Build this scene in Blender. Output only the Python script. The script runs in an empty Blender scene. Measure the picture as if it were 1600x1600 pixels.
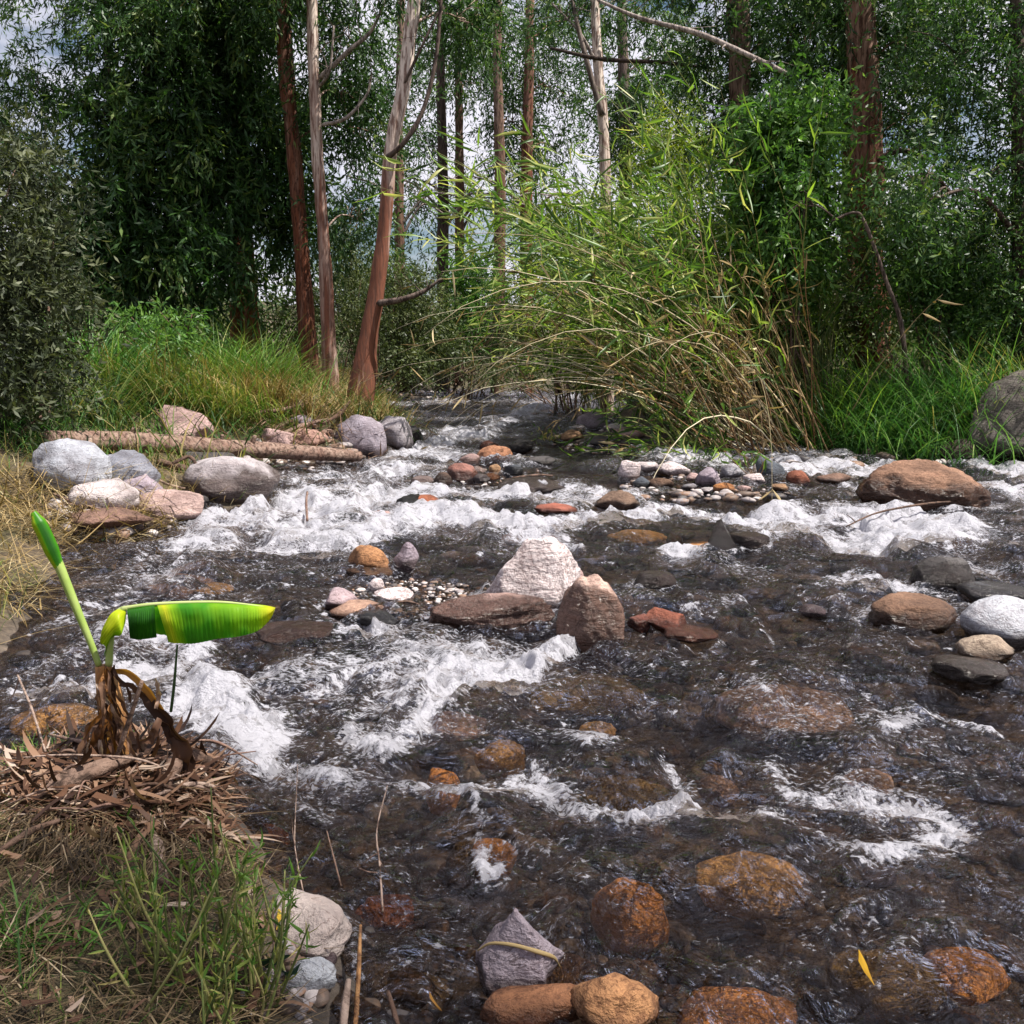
import bpy, bmesh, math
import numpy as np
R = np.random.default_rng
F, PITCH, CAM = 1537.0, math.atan(240.0 / 1537.0), np.array([0.0, 0.0, 1.7])
SLOPE = 0.012                                  # fall of the river towards the viewer
CP, SP = math.cos(PITCH), math.sin(PITCH)
COL = bpy.context.scene.collection
PI = math.pi

# ---------------------------------------------------------------- numeric helpers
def _hash(ix, iy, iz, seed):
    h = (ix.astype(np.uint32) * np.uint32(374761393) + iy.astype(np.uint32) * np.uint32(668265263)
         + iz.astype(np.uint32) * np.uint32(2147483647) + np.uint32((seed * 974711 + 12345) & 0xffffffff))
    h = (h ^ (h >> np.uint32(13))) * np.uint32(1274126177)
    h = (h ^ (h >> np.uint32(16))) * np.uint32(2246822519)
    h = h ^ (h >> np.uint32(15))
    return h.astype(np.float32) * np.float32(2.0 / 4294967295.0) - np.float32(1.0)

def vnoise(P, seed=0):
    P = np.asarray(P, np.float32)
    f0 = np.floor(P); t = P - f0
    i = f0.astype(np.int64) & 0xffffffff
    i1 = (i + 1) & 0xffffffff
    t = t * t * t * (t * (t * 6 - 15) + 10)
    x, y, z = t[:, 0], t[:, 1], t[:, 2]
    def lx(a, b): return a + (b - a) * x
    def c(xx, yy, zz): return _hash(xx, yy, zz, seed)
    X0, X1, Y0, Y1, Z0, Z1 = i[:, 0], i1[:, 0], i[:, 1], i1[:, 1], i[:, 2], i1[:, 2]
    a = lx(c(X0, Y0, Z0), c(X1, Y0, Z0)); b = lx(c(X0, Y1, Z0), c(X1, Y1, Z0))
    d = lx(c(X0, Y0, Z1), c(X1, Y0, Z1)); e = lx(c(X0, Y1, Z1), c(X1, Y1, Z1))
    a = a + (b - a) * y; d = d + (e - d) * y
    return a + (d - a) * z

def fbm(P, octaves=4, seed=0, gain=0.5, lac=2.03):
    P = np.asarray(P, np.float32); s = 0.0; a = 1.0; n = 0.0
    for k in range(octaves):
        s = s + a * vnoise(P * np.float32(lac ** k) + np.float32(k * 17.3), seed + k * 31); n += a; a *= gain
    return s / n

def xyz(x, y, z=0.0):
    x = np.asarray(x, np.float32); y = np.asarray(y, np.float32)
    return np.stack([x, y, np.broadcast_to(np.float32(z), x.shape)], -1)

def smooth(t): t = np.clip(t, 0, 1); return t * t * (3 - 2 * t)
def unit(v): return v / np.maximum(np.linalg.norm(v, axis=-1, keepdims=True), 1e-9)

# ---------------------------------------------------------------- pixel (1600 grid) -> ray -> world
def ray(px, py):
    a = (px - 800.0) / F; b = (800.0 - py) / F
    return np.array([a, CP + b * SP, -SP + b * CP])
def at(px, py, Y):                              # the point at ground distance Y on that sight line
    d = ray(px, py); return CAM + d * (Y / d[1])
def plane_hit(px, py):
    d = ray(px, py); t = CAM[2] / (SLOPE * d[1] - d[2]); return CAM + d * t

# ---------------------------------------------------------------- mesh helpers
class MB:
    def __init__(s): s.V = []; s.Q = []; s.T = []; s.t = []; s.n = 0
    def add(s, V, Q=None, T=None, tint=0.5):
        V = np.asarray(V, np.float32).reshape(-1, 3)
        if not len(V): return s
        s.V.append(V)
        if Q is not None and len(Q): s.Q.append(np.asarray(Q, np.int64) + s.n)
        if T is not None and len(T): s.T.append(np.asarray(T, np.int64) + s.n)
        s.t.append(np.broadcast_to(np.asarray(tint, np.float32), (len(V),)))
        s.n += len(V); return s
    def build(s, name, mat=None, parent=None, smooth_=True, origin=None, extra=None):
        V = np.concatenate(s.V) if s.V else np.zeros((0, 3), np.float32)
        Q = np.concatenate(s.Q) if s.Q else np.zeros((0, 4), np.int64)
        T = np.concatenate(s.T) if s.T else np.zeros((0, 3), np.int64)
        o = np.zeros(3) if origin is None else np.asarray(origin, float)
        base = o if parent is None else np.array(parent.location) + (o if origin is not None else 0)
        me = bpy.data.meshes.new(name)
        me.vertices.add(len(V)); me.vertices.foreach_set('co', (V - base.astype(np.float32)).ravel())
        nl = len(Q) * 4 + len(T) * 3
        me.loops.add(nl); me.loops.foreach_set('vertex_index', np.concatenate([Q.ravel(), T.ravel()]).astype(np.int32))
        me.polygons.add(len(Q) + len(T))
        ls = np.concatenate([np.arange(len(Q)) * 4, len(Q) * 4 + np.arange(len(T)) * 3]).astype(np.int32)
        me.polygons.foreach_set('loop_start', ls)
        me.polygons.foreach_set('use_smooth', np.full(len(ls), bool(smooth_)))
        me.update(calc_edges=True)
        a = me.attributes.new('tint', 'FLOAT', 'POINT'); a.data.foreach_set('value', np.concatenate(s.t) if s.t else np.zeros(0, np.float32))
        for k, v in (extra or {}).items():
            a = me.attributes.new(k, 'FLOAT', 'POINT'); a.data.foreach_set('value', np.asarray(v, np.float32))
        if mat: me.materials.append(mat)
        ob = bpy.data.objects.new(name, me); COL.objects.link(ob)
        if parent is not None: ob.parent = parent
        else: ob.location = base
        return ob

def tag(o, label=None, cat=None, group=None, kind=None):
    if label: o['label'] = label
    if cat: o['category'] = cat
    if group: o['group'] = group
    if kind: o['kind'] = kind
    return o
def thing(name, loc, label, cat, group=None):
    o = bpy.data.objects.new(name, None); COL.objects.link(o); o.location = tuple(float(v) for v in loc)
    o.empty_display_size = 0.2
    return tag(o, label, cat, group)

def spline(pts, n):                             # Catmull-Rom through pts (any columns), n samples
    P = np.asarray(pts, float)
    if len(P) == 2: return P[0] + (P[1] - P[0]) * np.linspace(0, 1, n)[:, None]
    P = np.vstack([2 * P[0] - P[1], P, 2 * P[-1] - P[-2]])
    u = np.linspace(0, len(P) - 3 - 1e-6, n); i = u.astype(int); t = (u - i)[:, None]
    a, b, c, d = P[i], P[i + 1], P[i + 2], P[i + 3]
    return 0.5 * (2 * b + (c - a) * t + (2 * a - 5 * b + 4 * c - d) * t ** 2 + (3 * b - a - 3 * c + d) * t ** 3)

def tube(pts, rad, n=16, sides=8, bump=0.0, freq=6.0, seed=0, flat=1.0, cap=True, flute=0.0):
    """swept tube through pts; rad: list of radii along it. Returns V, Q, T"""
    C = spline(pts, n); r = np.interp(np.linspace(0, 1, n), np.linspace(0, 1, len(rad)), rad)
    T = unit(np.gradient(C, axis=0))
    ref = np.array([0.31, 0.17, 0.93]) if abs(T[0][2]) < 0.9 else np.array([1.0, 0.1, 0.05])
    N = np.zeros_like(C); v = ref
    for k in range(n):
        v = v - T[k] * v.dot(T[k]); v = v / np.linalg.norm(v); N[k] = v
    B = np.cross(T, N)
    a = np.linspace(0, 2 * PI, sides, endpoint=False)
    ca, sa = np.cos(a), np.sin(a)
    rr = r[:, None] * np.ones(sides)
    if flute: rr = rr * (1 + flute * np.sin(a * 3 + seed)[None] + flute * 0.7 * np.sin(a * 5 + seed * 2 + np.linspace(0, 3, n)[:, None]))
    V = C[:, None] + N[:, None] * (ca[None, :, None] * rr[..., None]) + B[:, None] * (sa[None, :, None] * rr[..., None] * flat)
    if bump:
        nz = fbm(V.reshape(-1, 3) * freq, 3, seed).reshape(n, sides)
        V = C[:, None] + (V - C[:, None]) * (1 + bump * nz)[..., None]
    V = V.reshape(-1, 3)
    i = np.arange(n - 1)[:, None] * sides; j = np.arange(sides)[None]; k = (j + 1) % sides
    Q = np.stack([i + j, i + k, i + sides + k, i + sides + j], -1).reshape(-1, 4)
    tr = np.zeros((0, 3), int)
    if cap:
        V = np.vstack([V, C[:1], C[-1:]]); m = n * sides; jj = np.arange(sides); kk = (jj + 1) % sides
        tr = np.vstack([np.stack([np.full(sides, m), kk, jj], -1), np.stack([np.full(sides, m + 1), (n - 1) * sides + jj, (n - 1) * sides + kk], -1)])
    return V, Q, tr

def leaves(mb, base, dirn, length, width, rng, curl=0.15, tint=None, detail=False):
    """many lance leaves: base (n,3), dirn unit (n,3)"""
    n = len(base)
    if not n: return
    length = np.broadcast_to(np.asarray(length, float), (n,))[:, None]; width = np.broadcast_to(np.asarray(width, float), (n,))[:, None]
    r = rng.normal(size=(n, 3)); side = unit(np.cross(dirn, r)); nrm = np.cross(side, dirn)
    tint = rng.random(n) if tint is None else tint
    c = curl * rng.uniform(-0.4, 1.0, (n, 1))
    if detail:
        b = base; s1 = base + dirn * length * 0.3 + nrm * length * c * 0.5; s2 = base + dirn * length * 0.68 + nrm * length * c * 0.45
        tip = base + dirn * length - nrm * length * c * 0.5
        fold = nrm * width * 0.22
        V = np.stack([b, s1 + side * width * .5 + fold, s1, s1 - side * width * .5 + fold, s2 + side * width * .36 + fold, s2, s2 - side * width * .36 + fold, tip], 1).reshape(-1, 3)
        o = np.arange(n)[:, None] * 8
        Q = np.concatenate([o + [1, 4, 5, 2], o + [2, 5, 6, 3]]); T = np.concatenate([o + [0, 1, 2], o + [0, 2, 3], o + [4, 7, 5], o + [5, 7, 6]])
        mb.add(V, Q, T, np.repeat(tint, 8))
    else:
        m = base + dirn * length * 0.42 + nrm * length * c
        V = np.stack([base, m + side * width * .5, base + dirn * length, m - side * width * .5], 1).reshape(-1, 3)
        mb.add(V, np.arange(n * 4).reshape(-1, 4), None, np.repeat(tint, 4))

def sprays(mb, org, dirn, L, k, leaf, wid, droop, rng, down=0.6, spread=0.6, tint0=None, detail=False, jit=0.3):
    """twigs (org, dirn, length L) each carrying k leaves"""
    n = len(org); L = np.broadcast_to(np.asarray(L, float), (n,))
    t = np.linspace(0.12, 1.0, k)[None] + rng.uniform(-.06, .06, (n, k))
    P = org[:, None] + dirn[:, None] * (L[:, None] * t)[..., None]
    P[..., 2] -= droop * L[:, None] * t ** 2
    d = dirn[:, None] * 0.55 + rng.normal(size=(n, k, 3)) * spread; d[..., 2] -= down
    d = unit(d).reshape(-1, 3); P = P.reshape(-1, 3)
    tt = np.clip((0.5 if tint0 is None else np.repeat(tint0, k)) + rng.normal(0, .16, n * k), 0, 1)
    ll = leaf * rng.uniform(1 - jit, 1 + jit, n * k)
    leaves(mb, P, d, ll, ll * (wid / leaf), rng, tint=tt, detail=detail)

def blades(mb, base, hgt, azim, lean, bend, width, segs, rng, tint=None, twist=True, taper=1.0):
    """grass blades: ribbons that bend over. all arrays length n"""
    n = len(base)
    hgt, lean, bend, width = [np.broadcast_to(np.asarray(v, float), (n,)) for v in (hgt, lean, bend, width)]
    dh = np.stack([np.cos(azim), np.sin(azim), np.zeros(n)], -1)
    ps = azim + PI / 2 + (rng.normal(0, .6, n) if twist else 0)
    sd = np.stack([np.cos(ps), np.sin(ps), np.zeros(n)], -1)
    P = base.astype(float).copy(); rows = []
    for k in range(segs + 1):
        t = k / segs; w = width * (1 - t ** 1.6 * taper) * 0.5 if k < segs else width * 0.02
        w = np.broadcast_to(w, (n,))
        rows.append(P + sd * w[:, None]); rows.append(P - sd * w[:, None])
        ang = lean + bend * (t + .5 / segs)
        P = P + (dh * np.sin(ang)[:, None] + np.array([0, 0, 1.]) * np.cos(ang)[:, None]) * (hgt / segs)[:, None]
    V = np.stack(rows, 1).reshape(-1, 3); m = (segs + 1) * 2
    o = np.arange(n)[:, None] * m
    Q = np.concatenate([o + [2 * k, 2 * k + 1, 2 * k + 3, 2 * k + 2] for k in range(segs)])
    tint = rng.random(n) if tint is None else tint
    mb.add(V, Q, None, np.repeat(tint, m))

# ---------------------------------------------------------------- materials
def newmat(name):
    m = bpy.data.materials.new(name); m.use_nodes = True; nt = m.node_tree; nt.nodes.clear()
    out = nt.nodes.new('ShaderNodeOutputMaterial')
    return m, nt, out
def N(nt, typ, ins=None, **props):
    n = nt.nodes.new('ShaderNode' + typ)
    for k, v in props.items(): setattr(n, k, v)
    for k, v in (ins or {}).items():
        s = n.inputs[k]
        if isinstance(v, bpy.types.NodeSocket): nt.links.new(v, s)
        else: s.default_value = v
    return n
def ramp(nt, fac, stops):
    n = nt.nodes.new('ShaderNodeValToRGB'); e = n.color_ramp.elements
    while len(e) < len(stops): e.new(0.5)
    for x, (p, c) in zip(e, stops): x.position = p; x.color = (*c, 1) if len(c) == 3 else c
    nt.links.new(fac, n.inputs[0]); return n.outputs[0]
def mixc(nt, fac, a, b, mode='MIX'):
    n = nt.nodes.new('ShaderNodeMix'); n.data_type = 'RGBA'; n.blend_type = mode
    for s, v in ((n.inputs[0], fac), (n.inputs[6], a), (n.inputs[7], b)):
        if isinstance(v, bpy.types.NodeSocket): nt.links.new(v, s)
        else: s.default_value = v if not isinstance(v, tuple) or len(v) == 4 else (*v, 1)
    return n.outputs[2]
def math_(nt, op, a, b=0.0, clamp=False):
    n = nt.nodes.new('ShaderNodeMath'); n.operation = op; n.use_clamp = clamp
    for s, v in ((n.inputs[0], a), (n.inputs[1], b)):
        if isinstance(v, bpy.types.NodeSocket): nt.links.new(v, s)
        else: s.default_value = v
    return n.outputs[0]
def attr(nt, name): return N(nt, 'Attribute', attribute_name=name).outputs['Fac']
def coords(nt, scale=(1, 1, 1), kind='Object'):
    tc = N(nt, 'TexCoord'); mp = N(nt, 'Mapping', {'Vector': tc.outputs[kind], 'Scale': scale}); return mp.outputs[0]
def noise(nt, vec, scale, detail=4, rough=.55, dist=0.0):
    return N(nt, 'TexNoise', {'Vector': vec, 'Scale': scale, 'Detail': detail, 'Roughness': rough, 'Distortion': dist}).outputs[0]

def mat_leaf(name, stops, trans=0.35, rough=0.42, spec=0.4, gain=1.25):
    m, nt, out = newmat(name)
    c = ramp(nt, attr(nt, 'tint'), stops)
    b = N(nt, 'BsdfPrincipled', {'Base Color': c, 'Roughness': rough, 'Specular IOR Level': spec})
    tc = mixc(nt, 1.0, c, (gain * 1.05, gain * 1.1, gain * .55), 'MULTIPLY')
    t = N(nt, 'BsdfTranslucent', {'Color': tc})
    mx = N(nt, 'MixShader', {0: trans, 1: b.outputs[0], 2: t.outputs[0]})
    nt.links.new(mx.outputs[0], out.inputs[0]); return m

def mat_bark(name, lo, hi, dark=(0.05, .03, .025), zscale=0.18, rough=.85, bump=.6):
    """lo: shaggy bark at tint 0, hi: smooth bark at tint 1"""
    m, nt, out = newmat(name)
    v = coords(nt, (1, 1, zscale)); n1 = noise(nt, v, 22, 5, .65, .4); n2 = noise(nt, v, 5, 3)
    n4 = noise(nt, coords(nt, (1, 1, zscale * .35)), 11, 4, .6, .3)
    base = mixc(nt, math_(nt, 'ADD', attr(nt, 'tint'), math_(nt, 'MULTIPLY', math_(nt, 'SUBTRACT', math_(nt, 'ADD', math_(nt, 'MULTIPLY', n4, .65), math_(nt, 'MULTIPLY', n2, .35)), .5), 2.6), True), lo, hi)
    c = mixc(nt, ramp(nt, n1, [(.40, (1, 1, 1)), (.54, (0, 0, 0))]), base, dark)
    c = mixc(nt, math_(nt, 'MULTIPLY', n2, .22), c, mixc(nt, 1.0, base, (1.3, 1.2, 1.15), 'MULTIPLY'))
    bp = N(nt, 'Bump', {'Height': n1, 'Strength': bump, 'Distance': .04})
    b = N(nt, 'BsdfPrincipled', {'Base Color': c, 'Roughness': rough, 'Specular IOR Level': .25, 'Normal': bp.outputs[0]})
    nt.links.new(b.outputs[0], out.inputs[0]); return m

def mat_plain(name, stops, rough=.7, scale=20, spec=.3, bump=.2, trans=0):
    m, nt, out = newmat(name)
    n = noise(nt, coords(nt), scale, 4)
    c = ramp(nt, math_(nt, 'ADD', attr(nt, 'tint'), math_(nt, 'MULTIPLY', math_(nt, 'SUBTRACT', n, .5), .7), True), stops)
    bp = N(nt, 'Bump', {'Height': n, 'Strength': bump, 'Distance': .01})
    b = N(nt, 'BsdfPrincipled', {'Base Color': c, 'Roughness': rough, 'Specular IOR Level': spec, 'Normal': bp.outputs[0]}).outputs[0]
    if trans: b = N(nt, 'MixShader', {0: trans, 1: b, 2: N(nt, 'BsdfTranslucent', {'Color': c}).outputs[0]}).outputs[0]
    nt.links.new(b, out.inputs[0]); return m

def mat_rock():
    m, nt, out = newmat('river_stone')
    oi = N(nt, 'ObjectInfo'); v = N(nt, 'VectorMath', {0: coords(nt), 1: oi.outputs['Location']}).outputs[0]
    n1 = noise(nt, v, 3.2, 6, .6, .3); n2 = noise(nt, v, 38, 5, .7); n3 = noise(nt, v, 140, 2, .6)
    vein = noise(nt, N(nt, 'Mapping', {'Vector': v, 'Rotation': (.5, .3, .2), 'Scale': (1, 1, 5)}).outputs[0], 4, 5, .6, 1.2)
    c = oi.outputs['Color']
    c = mixc(nt, ramp(nt, n1, [(.34, (.9, .9, .9)), (.62, (0, 0, 0))]), c, mixc(nt, 1.0, c, (.40, .37, .37), 'MULTIPLY'))
    c = mixc(nt, ramp(nt, vein, [(.5, (0, 0, 0)), (.72, (.55, .55, .55))]), c, mixc(nt, 1.0, c, (1.35, 1.28, 1.25), 'MULTIPLY'))
    sp = ramp(nt, n2, [(.42, (1, 1, 1)), (.53, (0, 0, 0))])
    c = mixc(nt, math_(nt, 'MULTIPLY', sp, oi.outputs['Alpha']), c, mixc(nt, 1.0, c, (.42, .36, .36), 'MULTIPLY'))
    c = mixc(nt, ramp(nt, n3, [(.58, (0, 0, 0)), (.7, (.35, .35, .35))]), c, mixc(nt, 1.0, c, (1.6, 1.6, 1.6), 'MULTIPLY'))
    ck = noise(nt, N(nt, 'Mapping', {'Vector': v, 'Rotation': (1.1, .4, .8)}).outputs[0], 5.5, 4, .6, 1.6)
    crack = ramp(nt, math_(nt, 'ABSOLUTE', math_(nt, 'SUBTRACT', ck, .5)), [(0, (.8, .8, .8)), (.012, (0, 0, 0))])
    c = mixc(nt, crack, c, mixc(nt, 1.0, c, (.35, .3, .28), 'MULTIPLY'))
    wet = attr(nt, 'tint')
    c = mixc(nt, wet, c, mixc(nt, 1.0, c, (.26, .22, .20), 'MULTIPLY'))
    rg = math_(nt, 'SUBTRACT', .82, math_(nt, 'MULTIPLY', wet, .64))
    hgt = math_(nt, 'ADD', math_(nt, 'ADD', math_(nt, 'MULTIPLY', n2, .35), n1), math_(nt, 'ADD', math_(nt, 'MULTIPLY', vein, .5), math_(nt, 'MULTIPLY', n3, .10)))
    bp = N(nt, 'Bump', {'Height': hgt, 'Strength': .95, 'Distance': .06})
    b = N(nt, 'BsdfPrincipled', {'Base Color': c, 'Roughness': rg, 'Specular IOR Level': .35, 'Normal': bp.outputs[0]})
    nt.links.new(b.outputs[0], out.inputs[0]); return m
# ---------------------------------------------------------------- the river's outline (traced at the waterline) and the lie of the land
_edge = [(455, 1680), (432, 1500), (415, 1420), (352, 1320), (350, 1235), (300, 1180), (225, 1150), (120, 1160), (30, 1185), (-160, 1190),
         (-330, 1120), (-140, 1050), (0, 1010), (55, 945), (100, 885), (112, 850), (205, 842), (290, 800), (395, 790), (418, 728), (560, 716),
         (655, 694), (612, 665), (592, 634), (596, 622), (640, 612), (760, 607), (900, 612), (990, 630), (962, 652), (985, 668), (1010, 692), (1200, 692), (1400, 702),
         (1500, 716), (1600, 722), (1800, 745)]
POLY = np.array([plane_hit(*p)[:2] for p in _edge] + [[12.5, 11], [11, 5], [10, -6], [0.3, -6], [-0.2, 0.6]])
def sdist(x, y):                                # signed distance to the river's edge, negative in the water
    x = np.asarray(x, float).ravel(); y = np.asarray(y, float).ravel()
    d2 = np.full(len(x), 1e12); ins = np.zeros(len(x), bool)
    for a, b in zip(POLY, np.roll(POLY, -1, 0)):
        e = b - a; wx, wy = x - a[0], y - a[1]
        t = np.clip((wx * e[0] + wy * e[1]) / (e @ e), 0, 1)
        d2 = np.minimum(d2, (wx - e[0] * t) ** 2 + (wy - e[1] * t) ** 2)
        c = (a[1] > y) != (b[1] > y)
        with np.errstate(divide='ignore', invalid='ignore'): xi = a[0] + (y - a[1]) * e[0] / (e[1] if e[1] else 1e-9)
        ins ^= c & (x < xi)
    return np.where(ins, -1, 1) * np.sqrt(d2)

MOUND = plane_hit(225, 1330)[:2]
BARS = [(650, 932, 1.0, .36, .24), (560, 958, .5, .25, .14), (1110, 752, 1.9, .5, .25), (935, 688, 1.1, 1.0, .42), (660, 622, 2.6, 2.2, .36), (760, 738, .9, .7, .24), (150, 815, .8, .5, .2), (470, 1480, .3, .4, .10)]
_bars = [(*plane_hit(b[0], b[1])[:2], b[2], b[3], b[4]) for b in BARS]
def ground_z(x, y, fine=True):
    shp = np.shape(x); x = np.asarray(x, float).ravel(); y = np.asarray(y, float).ravel()
    sd = sdist(x, y); w = SLOPE * np.clip(y, -10, 60)
    o = np.maximum(sd, 0); i = np.maximum(-sd, 0)
    bank = .08 * (1 - np.exp(-o / .10)) + (.75 + .55 * smooth((y - 4) / 6)) * (1 - np.exp(-o / 4.0)) + .015 * np.minimum(o, 60)
    bank = bank + 0.35 * (1 - np.exp(-o / .5)) * smooth((x - 1.5) / 2) * smooth((y - 10) / 3)
    bed = -.34 * (1 - np.exp(-i / .55))
    p = xyz(x, y)
    nz = fbm(p * .9, 4, 5) if fine else 0
    z = w + np.where(sd > 0, bank + nz * np.minimum(.10 + .012 * np.minimum(o, 20), .05 + o * .5) * .9, bed + nz * .07 * np.minimum(1, i * 4))
    for bx, by, rx, ry, hh in _bars:
        q = np.exp(-(((x - bx) / rx) ** 2 + ((y - by) / ry) ** 2) ** 1.3); z = z + q * hh * (1 + .35 * nz) * np.where(sd > 0, .3, 1)
    z = z + .09 * np.exp(-(((x - MOUND[0]) / .36) ** 2 + ((y - MOUND[1] - .12) / .34) ** 2))
    r = np.hypot(x, y)
    hill = smooth((r - 90) / 260) * (12 + 26 * np.clip(fbm(p * .006, 3, 77) + .35, 0, 2))
    return (z + hill).reshape(shp)
def surf_z(x, y): return np.maximum(ground_z(x, y), SLOPE * np.asarray(y, float))
def hit(px, py, lift=0.0):                      # where that sight line first meets land or water
    d = ray(px, py); Y = np.geomspace(1.3, 70, 900); t = Y / d[1]
    P = CAM + d * t[:, None]; g = surf_z(P[:, 0], P[:, 1]) + lift
    k = np.argmax(P[:, 2] < g)
    if k == 0: return P[-1]
    a = (P[k - 1, 2] - g[k - 1]); b = g[k] - P[k, 2]; q = P[k - 1] + (P[k] - P[k - 1]) * (a / (a + b)); return q
def on_ground(x, y): return np.stack([x, y, ground_z(x, y)], -1)

# terrain: one sheet, fine by the river, wide to the horizon
def stretch(lo, hi, step, far, g=1.16):
    c = list(np.arange(lo, hi + step / 2, step)); s = step
    while c[-1] < far: s *= g; c.append(c[-1] + s)
    s = step
    while c[0] > -far: s *= g; c.insert(0, c[0] - s)
    return np.array(c)
gx = stretch(-11, 11, .085, 900); gy = stretch(-1, 34, .085, 900)
GX, GY = np.meshgrid(gx, gy); nx, ny = len(gx), len(gy)
GZ = ground_z(GX, GY)
i = (np.arange(ny - 1)[:, None] * nx + np.arange(nx - 1)[None]).ravel()
tb = MB(); sdv = sdist(GX, GY)
tb.add(np.stack([GX, GY, GZ], -1), np.stack([i, i + 1, i + nx + 1, i + nx], -1), None, smooth(sdv / .12 + .2))
m, nt, out = newmat('earth')
v = coords(nt); n1 = noise(nt, v, 1.3, 6, .6); n2 = noise(nt, v, 26, 5, .65); n3 = noise(nt, v, 7, 4)
land = ramp(nt, n2, [(.28, (.030, .020, .013)), (.5, (.085, .060, .036)), (.72, (.19, .14, .08))])
land = mixc(nt, ramp(nt, n1, [(.45, (0, 0, 0)), (.6, (.7, .7, .7))]), land, mixc(nt, 1.0, land, (.55, .75, .35), 'MULTIPLY'))
bedc = ramp(nt, n3, [(.3, (.022, .018, .016)), (.5, (.062, .048, .038)), (.7, (.16, .12, .09))])
bedc = mixc(nt, ramp(nt, n2, [(.5, (0, 0, 0)), (.68, (.6, .6, .6))]), bedc, (.13, .10, .08))
bp = N(nt, 'Bump', {'Height': n2, 'Strength': .8, 'Distance': .05})
b = N(nt, 'BsdfPrincipled', {'Base Color': mixc(nt, attr(nt, 'tint'), bedc, land), 'Roughness': .85, 'Normal': bp.outputs[0]})
nt.links.new(b.outputs[0], out.inputs[0])
tag(tb.build('ground', m), kind='structure')

# ---------------------------------------------------------------- rocks
ROCK = mat_rock()
_ico = {}
def ico(s):
    if s not in _ico:
        bm = bmesh.new(); bmesh.ops.create_icosphere(bm, subdivisions=s, radius=1)
        _ico[s] = (np.array([v.co[:] for v in bm.verts]), np.array([[v.index for v in f.verts] for f in bm.faces])); bm.free()
    return _ico[s]
def rock_shape(seed, style='round', sub=4):
    rng = R(seed); V, T = ico(sub); V = V.copy()
    off = rng.uniform(-50, 50, 3)
    k, lo, hi, st = {'round': (10, .70, .93, .85), 'block': (11, .55, .85, .95), 'sharp': (13, .42, .8, 1.0), 'slab': (8, .62, .9, .9)}[style]
    V *= (1 + .26 * fbm(V * .9 + off, 3, seed))[:, None]
    for q in range(k):
        n = unit(rng.normal(size=3)); d = rng.uniform(lo, hi)
        e = np.maximum(0, V @ n - d); V -= n * (e * st)[:, None]
    if style in ('sharp', 'block'): V += unit(V) * (.05 * np.abs(fbm(V * 2.6 + off, 3, seed + 3)) - .02)[:, None]
    V *= (1 + .09 * fbm(V * 2.6 + off, 4, seed + 9) - .05 * (1 - np.abs(fbm(V * 4.2 + off, 3, seed + 5)) * 2.5).clip(0, 1) ** 4 + .03 * fbm(V * 11 + off, 4, seed + 4, .6))[:, None]
    V -= (V.max(0) + V.min(0)) / 2; V /= (V.max(0) - V.min(0)) / 2
    return V, T
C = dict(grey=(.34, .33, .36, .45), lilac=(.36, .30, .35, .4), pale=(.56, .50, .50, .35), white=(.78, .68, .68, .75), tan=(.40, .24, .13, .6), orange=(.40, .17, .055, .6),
         red=(.27, .09, .05, .5), brown=(.17, .10, .065, .5), dark=(.075, .068, .068, .4), pink=(.48, .33, .31, .4), slate=(.10, .115, .14, .3), olive=(.15, .13, .075, .5), black=(.04, .038, .04, .5), blue=(.44, .46, .52, .25))
HUMPS = []                                      # boulders the water runs over: x, y, radius, rise
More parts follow.
